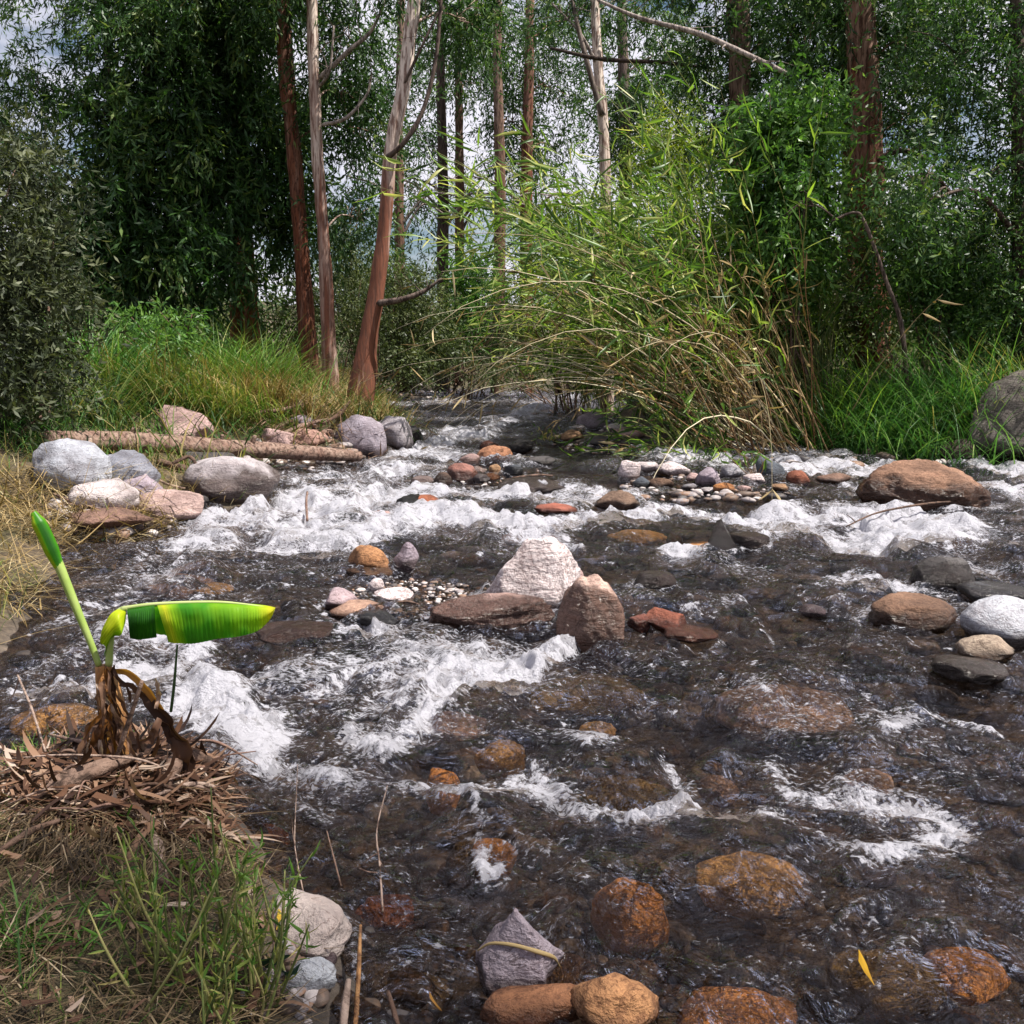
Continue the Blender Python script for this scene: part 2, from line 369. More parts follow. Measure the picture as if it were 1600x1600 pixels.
def rock(px, py, w, h, col, style, seed, label, name='rock', deep=.9, wet=.085, sink=.55, yaw=None, under=0.0, tilt=0.0, sub=4, group='rocks of the stream', tip=None):
    """px, py: middle of the waterline in front; w, h in picture units; under > 0: its top that far below the surface"""
    g = hit(px, py) if not under else plane_hit(px, py)
    s = np.linalg.norm(g - CAM) / F; ww = w * s * 1.07; dd = ww * deep
    dep = math.atan2(1.7, g[1])
    hh = max((h * s - dd * .55 * math.sin(dep)) / math.cos(dep), ww * .16)
    V, T = rock_shape(seed, style, sub)
    rng = R(seed + 999); yaw = rng.uniform(-.5, .5) if yaw is None else yaw
    if tip: 
        q = (V[:, 2] + 1) / 2; V[:, :2] = V[:, :2] * (1 - tip[2] * q ** 1.3)[:, None] + np.array(tip[:2]) * (q ** 1.3)[:, None]
    V = V * np.array([ww / 2, dd / 2, hh * (1 + sink) / 2]); V[:, 2] += hh * (1 - sink) / 2
    if tilt: c, s_ = math.cos(tilt), math.sin(tilt); V = np.stack([V[:, 0] * c - V[:, 2] * s_, V[:, 1], V[:, 0] * s_ + V[:, 2] * c], -1)
    c, s_ = math.cos(yaw), math.sin(yaw); V = np.stack([V[:, 0] * c - V[:, 1] * s_, V[:, 0] * s_ + V[:, 1] * c, V[:, 2]], -1)
    loc = np.array([g[0], g[1] + dd * .45, 0]); zs = surf_z(loc[:1], loc[1:2])[0]
    loc[2] = zs if not under else SLOPE * loc[1] - under - hh
    if not under and ground_z(loc[:1], loc[1:2])[0] > SLOPE * loc[1] + .02: loc[2] = zs - .02
    W = V + loc; hw = W[:, 2] - SLOPE * W[:, 1]
    wt = 1 - smooth((hw - wet + .5 * wet * fbm(W * 9, 3, seed)) / (.035 + wet * .3)) if wet > 0 else np.zeros(len(V))
    if under: wt = np.full(len(V), .0)
    mb = MB(); mb.add(W, None, T, wt); o = mb.build(name, ROCK, origin=loc); o.color = C[col] if isinstance(col, str) else col
    tag(o, label, name.replace('_', ' ').split()[-1], group); 
    if under or h < 34: HUMPS.append((loc[0], loc[1], ww * .55, dd * .55, (min(.09, .05 + .05 * ww) if under else .03)))
    OBST.append((loc[0], loc[1], ww / 2, dd / 2, bool(under)))
    return o
OBST = []
LB = 'rocks along the grassy bank'; MS = 'boulders standing in the stream'; SM = 'small stones among the rapids'; UW = 'boulders under the running water'
# by the fallen trunk
rock(88, 768, 108, 72, 'blue', 'round', 11, 'big pale grey rounded rock just below the thick end of the fallen trunk', 'boulder', group=LB, wet=0)
rock(175, 762, 118, 60, (.27, .28, .33, .3), 'round', 12, 'long blue grey rock lying under the fallen trunk beside the pale rounded one', 'boulder', group=LB, wet=0, deep=.7)
rock(207, 782, 64, 46, 'lilac', 'round', 13, 'small rounded lilac rock in front of the long blue grey rock', group=LB, wet=0)
rock(140, 804, 100, 50, 'pale', 'slab', 14, 'flat pale rock half buried in straw and driftwood', group=LB, wet=0)
rock(242, 812, 118, 48, (.50, .36, .33, .4), 'round', 15, 'low pink domed rock sloping into the water beside the straw', 'boulder', group=LB, wet=.03)
rock(348, 788, 138, 66, (.50, .46, .48, .3), 'round', 16, 'large smooth boulder pale on top and dark wet on its river side', 'boulder', group=LB, wet=.3, yaw=.5, deep=.75)
rock(278, 690, 74, 56, 'pink', 'sharp', 17, 'wedge shaped pinkish rock standing behind the fallen trunk in grass', group=LB, wet=0)
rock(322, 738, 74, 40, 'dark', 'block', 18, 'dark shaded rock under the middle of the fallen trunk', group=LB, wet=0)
rock(165, 786, 34, 22, 'pale', 'block', 19, 'little pale stone wedged between the domed rock and rounded rock', group=LB, wet=0, sub=3)
rock(190, 796, 32, 20, 'pink', 'block', 20, 'little pink stone by the waterside straw heap', group=LB, wet=0, sub=3)
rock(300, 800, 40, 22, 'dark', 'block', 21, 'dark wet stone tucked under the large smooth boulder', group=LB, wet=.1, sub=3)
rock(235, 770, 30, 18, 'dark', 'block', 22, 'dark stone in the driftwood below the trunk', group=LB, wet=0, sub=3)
rock(140, 845, 120, 34, (.22, .13, .10, .4), 'slab', 23, 'broad wet brown rock under the straw at the water edge', 'boulder', group=LB, wet=.05)
rock(365, 722, 44, 26, 'pale', 'round', 24, 'small pale stone behind the thin end of the fallen trunk', group=LB, wet=0, sub=3)
rock(425, 708, 54, 34, 'pink', 'block', 25, 'pink rock at the root of the grass behind the log', group=LB, wet=0)
rock(473, 693, 62, 24, (.45, .27, .22, .3), 'slab', 26, 'flat reddish pink rock under the driftwood root', group=LB, wet=0)
rock(470, 670, 40, 22, 'lilac', 'block', 27, 'lilac stone under the pale driftwood root', group=LB, wet=0, sub=3)
rock(556, 702, 84, 56, (.34, .30, .35, .5), 'round', 28, 'rounded lilac grey boulder where the log end meets the river', 'boulder', group=LB, wet=.06)
rock(610, 702, 66, 48, (.42, .39, .42, .5), 'block', 29, 'pale grey boulder leaning on the lilac boulder by the white water', 'boulder', group=LB, wet=.05)
rock(640, 694, 38, 28, 'black', 'round', 30, 'small black wet rock at the point of the bank', group=LB, wet=.2)
rock(603, 654, 34, 12, 'dark', 'round', 31, 'low dark rock at the bank upstream of the black one', group=LB, wet=.05, sub=3)
rock(607, 616, 24, 9, 'pale', 'round', 32, 'pale stone at the far gravel bar near the leaning tree', group=LB, wet=0, sub=3)
# middle of the river, farther group
rock(772, 724, 58, 30, (.42, .20, .11, .5), 'round', 41, 'orange brown rounded rock at the head of the rapids', 'boulder', group=SM, wet=.03)
rock(764, 702, 30, 14, 'red', 'round', 42, 'dark red stone just behind the orange brown rounded rock', group=SM, sub=3)
rock(722, 750, 46, 28, (.32, .15, .12, .5), 'round', 43, 'red brown rounded rock in front of pale stones', group=SM)
rock(693, 757, 30, 20, (.12, .07, .05, .4), 'round', 44, 'small dark brown rock touching the red brown one', group=SM)
rock(657, 758, 36, 16, (.20, .15, .14, .4), 'round', 45, 'low grey brown rock sitting in smooth water', group=SM, wet=.02)
rock(733, 728, 36, 20, 'pink', 'round', 46, 'pale pink stone behind the red brown rock', group=SM, sub=3)
rock(745, 739, 24, 12, 'white', 'round', 47, 'white stone between the pink and orange rocks', group=SM, sub=3)
rock(773, 737, 18, 12, 'tan', 'round', 48, 'tan pebble in front of the orange brown rock', group=SM, sub=3, wet=0)
rock(770, 750, 22, 12, 'orange', 'block', 49, 'small orange stone below the tan pebble', group=SM, sub=3)
rock(802, 742, 32, 18, 'slate', 'block', 50, 'slate grey stone downstream of the orange brown rock', group=SM, sub=3)
rock(815, 704, 38, 18, 'dark', 'round', 51, 'dark wet rock between the smooth channel and gravel point', group=SM, wet=.12)
rock(842, 727, 54, 16, 'dark', 'slab', 52, 'flat dark rock with pale edge in the shallows', group=SM, wet=.04)
rock(752, 752, 26, 12, 'grey', 'round', 53, 'grey stone at the foot of the red brown rock', group=SM, sub=3)
rock(658, 800, 62, 28, (.33, .11, .055, .5), 'round', 54, 'rusty red rock with black wet side in the foam', 'boulder', group=MS, wet=.02)
rock(636, 800, 34, 30, 'black', 'sharp', 55, 'black wet rock leaning on the rusty red rock', group=MS, wet=.3)
rock(533, 825, 64, 28, (.085, .10, .095, .4), 'round', 56, 'dark green grey rock with a pale waterline in the foam', 'boulder', group=MS, wet=.04)
rock(592, 814, 36, 18, 'pink', 'round', 57, 'pale pink stone in foam behind the green grey rock', group=MS, wet=0, sub=3)
rock(870, 802, 64, 13, (.36, .12, .08, .4), 'slab', 58, 'flat red rock barely out of the white water', group=MS, wet=.02)
rock(962, 797, 78, 34, (.26, .17, .12, .5), 'block', 59, 'brown wedge rock sloping up from the white water', 'boulder', group=MS, wet=.05, tip=(.3, 0, .35))
rock(835, 770, 110, 20, (.2, .17, .17, .5), 'slab', 60, 'broad grey rock with water pouring over it', 'boulder', group=MS, wet=.2, sink=.8)
# gravel bar farther off
for k, a in enumerate([(985, 748, 36, 30, 'white', 'white rounded stone at the near end of the stone bar'), (1010, 738, 40, 18, 'pale', 'pale flat stone on the crest of the stone bar'),
                       (1056, 742, 52, 22, 'white', 'long white stone along the back of the stone bar'), (1036, 762, 36, 16, 'brown', 'dark reddish stone at the water side of the stone bar'),
                       (1110, 760, 38, 30, 'lilac', 'rounded lilac stone in the middle of the stone bar'), (1150, 748, 36, 24, 'grey', 'grey stone beside the sprig on the stone bar'),
                       (1135, 770, 34, 16, 'orange', 'bright orange stone at the front of the stone bar'), (1182, 757, 32, 18, 'white', 'white stone below the sprig on the stone bar'),
                       (1206, 748, 42, 34, 'slate', 'dark slate stone standing at the end of the stone bar'), (1250, 757, 34, 22, 'red', 'red brown blocky stone beyond the slate one'),
                       (1005, 760, 26, 16, 'slate', 'dark blue stone in front of the white rounded one'), (1085, 752, 30, 14, 'pink', 'pink stone tucked beside the lilac stone'),
                       (1222, 768, 26, 12, 'tan', 'tan stone lapped by water near the slate stone'), (1078, 765, 24, 10, 'grey', 'small grey stone in front of the bar of stones'),
                       (1310, 754, 50, 16, (.25, .15, .11, .4), 'low brown rock between the stone bar and white water'), (1165, 768, 22, 10, 'pink', 'small pink stone next to the orange one')]):
    rock(*a[:5], 'block' if k % 3 else 'round', 70 + k, a[5], group='stones of the bar in midstream', wet=.02, sub=3)
# gravel point under the canes
for k, a in enumerate([(926, 672, 44, 30, 'lilac', 'lilac grey blocky rock on the gravel point under the reeds'), (890, 690, 48, 18, 'tan', 'tan rock at the tip of the gravel point'),
                       (948, 697, 64, 16, 'dark', 'long dark wet rock along the gravel point edge'), (985, 690, 40, 14, 'pink', 'pink flat stone on the gravel point'),
                       (960, 672, 30, 12, 'pale', 'pale stone behind the lilac rock on the point'), (905, 676, 26, 12, 'white', 'white stone beside the lilac grey rock'),
                       (998, 700, 60, 16, 'dark', 'dark rock at the foot of the reed roots'), (1035, 700, 50, 12, 'brown', 'brown stone in the shade of the reed roots'),
                       (1150, 700, 44, 12, 'brown', 'rounded brown stone at the dark water below reeds'), (870, 690, 22, 12, 'olive', 'olive stone with a sprig at the point tip')]):
    rock(*a[:5], 'block' if k % 2 else 'slab', 100 + k, a[5], group='stones of the gravel point', wet=.03, sub=3)
# the right hand side
rock(1470, 798, 180, 76, (.30, .17, .11, .55), 'round', 121, 'very large brown boulder with wet dark foot in white water', 'boulder', group=MS, wet=.22, sub=5, deep=.7)
rock(1640, 722, 150, 104, (.15, .13, .115, .4), 'block', 122, 'huge grey brown boulder on the bank cut by the picture edge', 'boulder', group=MS, wet=.12, sub=5)
rock(1515, 722, 68, 36, (.10, .075, .06, .4), 'round', 123, 'dark brown rock in shade beside the huge bank boulder', 'boulder', group=MS, wet=.05)
rock(1130, 862, 56, 48, (.07, .055, .055, .5), 'sharp', 124, 'jagged black wet rock alone in mid river', 'boulder', group=MS, wet=.3, yaw=.2)
rock(1175, 858, 60, 26, (.16, .13, .125, .5), 'slab', 125, 'low grey rock washed by foam behind the black jagged one', group=MS, wet=.3)
rock(1445, 985, 118, 54, (.22, .125, .08, .5), 'round', 126, 'brown domed rock awash below the white chute', 'boulder', group=MS, wet=.06)
rock(1490, 920, 84, 48, (.13, .12, .12, .5), 'round', 127, 'dark rounded boulder shedding a sheet of water', 'boulder', group=MS, wet=.12)
rock(1592, 1003, 112, 66, (.50, .51, .56, .45), 'slab', 128, 'flat topped whitish stone at the picture edge', 'boulder', group=MS, wet=.02, sub=4)
rock(1552, 1032, 74, 36, (.42, .33, .25, .5), 'round', 129, 'tan rounded stone below the flat whitish one', group=MS, wet=.02)
rock(1575, 948, 90, 34, (.17, .18, .21, .4), 'slab', 130, 'dark slate slab above the flat whitish stone', group=MS, wet=.1)
rock(1535, 1066, 96, 36, (.16, .14, .13, .5), 'slab', 131, 'dim grey rock awash under the tan rounded stone', group=MS, wet=.2)
rock(1028, 922, 62, 30, (.12, .095, .09, .5), 'round', 132, 'dark wet rock with a water rim beyond the white boulder', group=MS, wet=.2)
# the centre
rock(832, 950, 172, 118, 'white', 'block', 141, 'biggest white speckled boulder of midstream with a pointed top', 'boulder', group=MS, wet=.012, sub=5, deep=.6, sink=.3, yaw=.1, tip=(.12, 0, .34))
rock(925, 1010, 112, 114, (.72, .50, .42, .3), 'round', 142, 'reddish brown upright rock with whitened top leaning by the white boulder', 'boulder', group=MS, wet=.33, sub=5, deep=.7, yaw=-.3, tip=(.06, 0, .14))
rock(768, 982, 188, 58, (.50, .34, .30, .5), 'slab', 143, 'long dark brown ridged rock at the foot of the white boulder', 'boulder', group=MS, wet=.16, sub=5, deep=.45, yaw=.05)
rock(893, 925, 40, 40, 'pink', 'block', 144, 'pink stone wedged behind the reddish upright rock', group=MS, wet=0)
rock(880, 990, 36, 24, 'pale', 'block', 145, 'pale wet stone between ridged rock and upright rock', group=MS, sub=3)
rock(574, 897, 66, 46, (.44, .22, .10, .7), 'round', 146, 'speckled tan orange rounded rock at the gravel patch', 'boulder', group=MS, wet=.02)
rock(628, 890, 46, 44, 'lilac', 'block', 147, 'upright lilac grey rock beside the tan orange one', 'boulder', group=MS, wet=.04)
rock(572, 904, 70, 10, 'tan', 'slab', 148, 'thin tan slab under the tan orange rounded rock', group=MS, sub=3)
rock(528, 952, 56, 34, (.38, .29, .31, .3), 'slab', 149, 'tilted lilac slab with dark hollow at the gravel patch', group=MS, wet=.02, tilt=-.25)
rock(556, 966, 90, 28, (.42, .26, .19, .4), 'slab', 150, 'low tan orange rock in front of the lilac slab', group=MS, wet=.02)
rock(612, 938, 62, 20, 'white', 'slab', 151, 'flat white stone lying on the gravel patch', group=MS, wet=0)
rock(588, 978, 56, 26, 'slate', 'round', 152, 'dark blue grey stone in water below the tan rock', group=MS, wet=.2)
rock(587, 921, 22, 18, 'white', 'round', 153, 'white egg shaped pebble on the gravel patch', group=MS, wet=0, sub=3)
rock(1045, 992, 66, 40, (.30, .10, .06, .5), 'sharp', 154, 'red brown jagged rock half awash beside the upright rock', 'boulder', group=MS, wet=.05)
rock(1000, 985, 34, 26, (.28, .10, .07, .5), 'block', 155, 'small red stone between the upright and the jagged red rocks', group=MS, wet=.05)
rock(1085, 1002, 80, 16, (.24, .10, .06, .5), 'slab', 156, 'flat red brown rock just breaking the surface', group=MS, wet=.2)
rock(455, 1010, 120, 40, (.17, .10, .08, .5), 'slab', 157, 'low brown rock awash beyond the banana leaf tip', 'boulder', group=MS, wet=.3)
rock(1275, 962, 40, 18, 'lilac', 'slab', 158, 'small lilac stone breaking the surface in the riffle', group=MS, wet=.1, sub=3)
rock(1090, 945, 44, 14, 'pale', 'slab', 159, 'pale flat stone breaking the surface in the riffle', group=MS, wet=.02, sub=3)
# the near edge
NE = 'stones at the near edge'
rock(468, 1488, 100, 92, (.56, .47, .43, .1), 'slab', 161, 'pale tan pitted flat rock by the leafy stems', 'boulder', group=NE, wet=.012, deep=1.45, yaw=.5, tilt=-.08)
rock(474, 1548, 78, 46, (.50, .52, .56, .15), 'slab', 162, 'bluish white small flat rock with dark wet foot', group=NE, wet=.012, deep=.6)
rock(492, 1508, 50, 28, 'lilac', 'round', 163, 'purple grey wet stone behind the bluish white flat rock', group=NE, wet=.05)
rock(818, 1560, 142, 126, (.33, .28, .32, .35), 'sharp', 164, 'pyramid shaped purple grey rock with a straw across it', 'boulder', group=NE, wet=.02, sub=5, deep=.85, yaw=.25, sink=.3, tip=(-.12, .05, .5))
rock(838, 1606, 150, 50, (.36, .16, .075, .5), 'round', 165, 'low orange rock at the foot of the pyramid rock', 'boulder', group=NE, wet=.02, deep=.5)
rock(968, 1625, 116, 82, (.38, .19, .085, .75), 'round', 166, 'speckled orange tan boulder at the bottom edge', 'boulder', group=NE, wet=.02)
# under water
UC = dict(tan=(.78, .52, .24, .4), orange=(.78, .40, .15, .4), pink=(.46, .34, .29, .4), olive=(.24, .18, .09, .5), red=(.36, .15, .08, .4), brown=(.26, .16, .09, .5), lilac=(.38, .28, .27, .4))
for k, a in enumerate([(782, 1165, 78, 50, 'tan', .02, 'golden boulder under water beside the long foam tongue'), (690, 1195, 50, 56, 'orange', .04, 'orange stone under water where the foam tongue ends'),
                       (700, 1130, 110, 40, 'lilac', .02, 'pinkish boulder under the sliding water by the foam tongue'), (990, 1385, 120, 100, 'orange', .05, 'big orange boulder under clear water below the crescent of foam'),
                       (1185, 1362, 150, 80, 'tan', .04, 'wide golden boulder under the water left of the foam fan'), (772, 1318, 66, 50, 'orange', .03, 'orange stone under water beside the narrow foam chute'),
                       (735, 1310, 80, 70, 'olive', .05, 'olive stone under water on the other side of the narrow foam chute'), (598, 1410, 90, 44, 'red', .05, 'reddish stone under water at the dead twigs'),
                       (935, 1125, 54, 30, 'tan', .04, 'small tan stone under water above the little foam tuft'), (1130, 1200, 60, 40, 'pink', .07, 'dim pink stone under water in the middle reach'),
                       (1370, 1195, 70, 36, 'pink', .06, 'pinkish stone under water far across the pool'), (985, 1235, 130, 70, 'olive', .015, 'brown boulder with water sliding over it inside the foam crescent'),
                       (830, 835, 90, 24, 'pink', .015, 'pale pink boulder under a film of water above the white boulder'), (1000, 832, 90, 24, 'tan', .02, 'tan boulder under water beside the rapids'),
                       (1250, 1100, 200, 60, 'pink', .06, 'broad pale boulder under smooth water'), (60, 1118, 110, 34, 'tan', .02, 'tan boulder under water beside the banana mound'),
                       (250, 905, 110, 26, 'pink', .03, 'pinkish boulder under water near the straw bank'), (325, 912, 60, 18, 'tan', .03, 'small tan stone under water near the straw bank'),
                       (1420, 1500, 150, 80, 'olive', .10, 'dim olive boulder deep under the dark pool'), (1180, 1580, 170, 80, 'orange', .09, 'dim orange boulder deep under water near the bottom'),
                       (395, 1290, 80, 60, 'red', .05, 'reddish boulder under water beside the debris mound'), (1540, 1480, 110, 60, 'orange', .1, 'dim orange stone deep under water by the edge'),
                       (920, 1090, 190, 60, 'olive', .01, 'wide brown boulder with water humped over it beside the foam'), (1100, 850, 60, 20, 'orange', .015, 'orange stone under water beside the black jagged rock'),
                       (880, 1480, 90, 60, 'brown', .08, 'brown stone under water beside the pyramid rock'), (650, 1520, 90, 60, 'olive', .07, 'olive stone under water in the near shallows')]):
    rock(a[0], a[1], a[2], a[3], UC[a[4]], 'round', 200 + k, a[6], 'sunken_boulder', under=a[5], group=UW)

# gravel, pebbles and the cobbles of the bed
def cobbles(name, P, size, rng, label, lo=.5, sub=2, mat=None):
    mb = MB(); base = [rock_shape(900 + q, 'round', sub) for q in range(8)]
    n = len(P); col = rng.random(n)
    for q in range(8):
        idx = np.arange(q, n, 8); V, T = base[q]
        if not len(idx): continue
        s = size[idx][:, None] * rng.uniform(.7, 1.3, (len(idx), 3)) * np.array([1, 1, .55]); a = rng.uniform(0, 6.28, len(idx))
        W = V[None] * s[:, None]; c, d = np.cos(a)[:, None], np.sin(a)[:, None]
        W = np.stack([W[..., 0] * c - W[..., 1] * d, W[..., 0] * d + W[..., 1] * c, W[..., 2]], -1) + P[idx][:, None]
        o = np.arange(len(idx))[:, None, None] * len(V)
        mb.add(W.reshape(-1, 3), None, (T[None] + o).reshape(-1, 3), np.repeat(col[idx], len(V)))
    return tag(mb.build(name, mat or PEB), label, None, None, 'stuff')
PEB = mat_plain('pebble', [(0, (.05, .045, .048)), (.25, (.13, .09, .07)), (.42, (.24, .14, .09)), (.55, (.22, .20, .21)), (.8, (.34, .29, .28)), (1, (.58, .53, .52))], .6, 30, .4, .4)
rng = R(5)
for nm, cx, cy, rx, ry, n, s0, s1 in (('gravel', 655, 932, 125, 30, 520, .008, .034), ('gravel', 1110, 756, 140, 16, 300, .015, .06), ('gravel', 935, 684, 75, 24, 340, .02, .08), ('gravel', 665, 618, 90, 12, 500, .04, .16), ('gravel', 760, 740, 90, 22, 90, .015, .05)):
    pts = []
    for k in range(n):
        a = rng.uniform(0, 6.28); r = math.sqrt(rng.random()); h = plane_hit(cx + rx * r * math.cos(a), cy + ry * r * math.sin(a)); pts.append(h)
    P = np.array(pts); sz = s0 * (s1 / s0) ** (rng.random(n) ** 2.2); P[:, 2] = np.maximum(ground_z(P[:, 0], P[:, 1]), SLOPE * P[:, 1] - .02) - sz * .05
    cobbles(nm, P, sz, rng, 'mixed pale pebbles and gravel of a bar in the stream')
for cx, cy, rx, ry, n, s0, s1 in ((190, 800, 130, 40, 130, .03, .11), (480, 705, 110, 30, 150, .04, .15), (1330, 715, 300, 12, 90, .04, .14), (1100, 775, 170, 10, 60, .03, .10), (440, 1560, 60, 90, 90, .01, .035)):
    P = np.array([hit(cx + rx * math.sqrt(rng.random()) * math.cos(t_), cy + ry * math.sqrt(rng.random()) * math.sin(t_)) for t_ in rng.uniform(0, 6.28, n)]); sz = s0 * (s1 / s0) ** (rng.random(n) ** 1.8)
    cobbles('rubble', P, sz, rng, 'stones and rubble between the larger rocks of the bank')
# bed cobbles
n = 2600; Y = np.exp(rng.uniform(math.log(1.9), math.log(16), n)); X = rng.uniform(-.58, .62, n) * Y
k = sdist(X, Y) < -.05; X, Y = X[k], Y[k]; sz = (.022 + .085 * rng.random(len(X)) ** 2.5) * np.clip(Y / 5, .75, 1.7)
P = np.stack([X, Y, np.minimum(ground_z(X, Y) + sz * .2, SLOPE * Y - .03 - sz * .5)], -1)
cobbles('riverbed_cobbles', P, sz, rng, 'cobbles of the river bed under the water', mat=mat_plain('bed_pebble', [(0, (.022, .020, .021)), (.3, (.048, .036, .029)), (.5, (.11, .066, .04)), (.6, (.065, .056, .058)), (.85, (.095, .08, .075)), (1, (.22, .18, .16))], .6, 30, .3, .4))
# ---------------------------------------------------------------- running water: heights from the boulders below, foam where the photo shows white water
FO = [  # strokes: points, half width (picture units), strength
 ([(650, 700), (720, 678), (790, 660), (830, 640)], 12, .75), ([(700, 690), (760, 682)], 9, .8), ([(600, 632), (700, 628), (800, 626), (930, 640)], 7, .45), ([(760, 615), (900, 622)], 5, .4), ([(640, 650), (760, 645), (880, 655)], 8, .3),
 ([(590, 712), (650, 706), (690, 702)], 8, .7), ([(480, 750), (540, 745), (640, 735), (700, 722)], 14, .65), ([(400, 790), (460, 785), (530, 775), (620, 765), (660, 770)], 18, .95),
 ([(285, 855), (350, 838), (430, 822), (520, 800), (600, 785)], 15, 1.), ([(430, 835), (540, 845), (640, 815), (740, 812), (850, 835)], 14, 1.), ([(500, 850), (600, 850)], 8, .8), ([(320, 815), (400, 800)], 8, .9), ([(400, 855), (520, 862)], 6, .45),
 ([(690, 775), (760, 768), (850, 772), (940, 778)], 9, .9), ([(850, 815), (930, 812), (1010, 808), (1060, 795)], 9, .9), ([(880, 790), (1000, 780), (1060, 790)], 7, .7), ([(880, 845), (905, 855)], 7, .7),
 ([(1000, 708), (1100, 716), (1200, 722), (1320, 722), (1420, 728)], 7, .9), ([(1060, 722), (1200, 732), (1300, 740), (1380, 735)], 6, .8), ([(1330, 760), (1370, 770), (1385, 785)], 7, .9), ([(1555, 735), (1600, 740), (1660, 745)], 16, .85), ([(1550, 770), (1640, 775)], 10, .6),
 ([(1060, 800), (1130, 812), (1220, 820), (1320, 826), (1400, 826), (1470, 815)], 11, .95), ([(1300, 838), (1370, 848), (1440, 846), (1500, 825)], 14, 1.), ([(1360, 820), (1450, 818)], 10, 1.), ([(1200, 810), (1330, 808)], 5, .55), ([(1035, 862), (1090, 866)], 6, .75),
 ([(1180, 850), (1215, 842)], 6, .7), ([(1315, 908), (1380, 918), (1450, 930), (1530, 942)], 9, .85), ([(1330, 902), (1440, 905)], 5, .5), ([(1470, 955), (1540, 960)], 8, .7), ([(1070, 960), (1150, 945), (1200, 970)], 9, .38), ([(1260, 985), (1330, 995)], 7, .4),
 ([(60, 990), (130, 965), (220, 930), (290, 890), (330, 870)], 13, .52), ([(30, 1045), (120, 1010), (200, 985), (300, 970)], 14, .42), ([(20, 1085), (90, 1075), (170, 1068), (270, 1050), (310, 1015)], 17, .85), ([(90, 1095), (150, 1085)], 8, .8), ([(230, 985), (300, 1010), (330, 1040)], 12, .6),
 ([(300, 1075), (340, 1110), (390, 1130), (410, 1165)], 18, .8), ([(310, 1140), (345, 1170), (380, 1180), (330, 1200)], 18, 1.), ([(290, 1110), (330, 1190)], 14, .8), ([(380, 1060), (470, 1050), (560, 1040)], 14, .35),
 ([(530, 990), (575, 985), (610, 992)], 9, .8), ([(890, 1008), (850, 1030), (800, 1050), (740, 1085), (670, 1125), (610, 1165)], 13, .9), ([(830, 1060), (820, 1075), (770, 1068)], 10, .85), ([(540, 1150), (575, 1180), (610, 1190), (650, 1160)], 13, .95), ([(530, 1100), (620, 1080), (720, 1050), (800, 1030)], 22, .5), ([(480, 1080), (600, 1040), (740, 1020)], 16, .36), ([(600, 1120), (700, 1070)], 16, .6),
 ([(905, 1130), (925, 1155), (955, 1165)], 10, .75), ([(880, 1150), (920, 1175)], 9, .5), ([(690, 1238), (760, 1245), (830, 1255), (890, 1275), (960, 1295), (1030, 1298), (1080, 1288)], 11, .98), ([(1088, 1285), (1092, 1250), (1080, 1220), (1050, 1195)], 9, .42), ([(800, 1225), (870, 1250)], 14, .6), ([(930, 1275), (1020, 1280)], 10, .8),
 ([(728, 1268), (742, 1310), (740, 1350), (752, 1385), (772, 1372)], 9, .9), ([(680, 1262), (730, 1262)], 6, .5), ([(800, 1330), (850, 1345), (880, 1330)], 7, .42), ([(480, 1205), (560, 1235), (660, 1238)], 10, .5), ([(400, 1190), (470, 1215), (540, 1225)], 12, .4), ([(470, 1260), (520, 1280)], 8, .35),
 ([(1140, 1285), (1220, 1295), (1300, 1325), (1370, 1345), (1420, 1345)], 13, .88), ([(1425, 1340), (1470, 1312), (1492, 1285), (1450, 1262), (1400, 1255)], 14, .9), ([(1340, 1255), (1420, 1290), (1450, 1310)], 20, .62), ([(1210, 1205), (1240, 1240), (1330, 1260)], 14, .42), ([(1150, 1150), (1240, 1150)], 9, .35), ([(1380, 1135), (1470, 1110), (1560, 1130)], 6, .4),
 ([(1000, 1110), (1100, 1090), (1200, 1100)], 10, .25), ([(560, 1345), (650, 1330)], 8, .25), ([(820, 1440), (900, 1420)], 8, .22), ([(500, 1440), (560, 1480), (540, 1560)], 12, .3), ([(1500, 880), (1600, 890)], 7, .4), ([(960, 1040), (1060, 1025), (1200, 1030)], 6, .25)]
Yr = np.exp(np.arange(math.log(1.15), math.log(58), .0046)); Xc = np.concatenate([np.arange(-2.2, -.70, .012), np.arange(-.70, .72, .0022), np.arange(.72, 3.2, .012)])
WY, WXr = np.meshgrid(Yr, Xc, indexing='ij'); WX = WXr * np.maximum(WY, 1.6) ; ny, nx = WY.shape
x, y = WX.ravel(), WY.ravel(); base = SLOPE * y
foam = np.zeros(len(x)); drop = np.zeros(len(x))
wob = fbm(xyz(x * 1.6, y * 1.6), 3, 41); wob2 = fbm(xyz(x * 1.6, y * 1.6, 9.), 3, 42); wob3 = fbm(xyz(x * 3.6, y * 2.4, 4.), 3, 43)
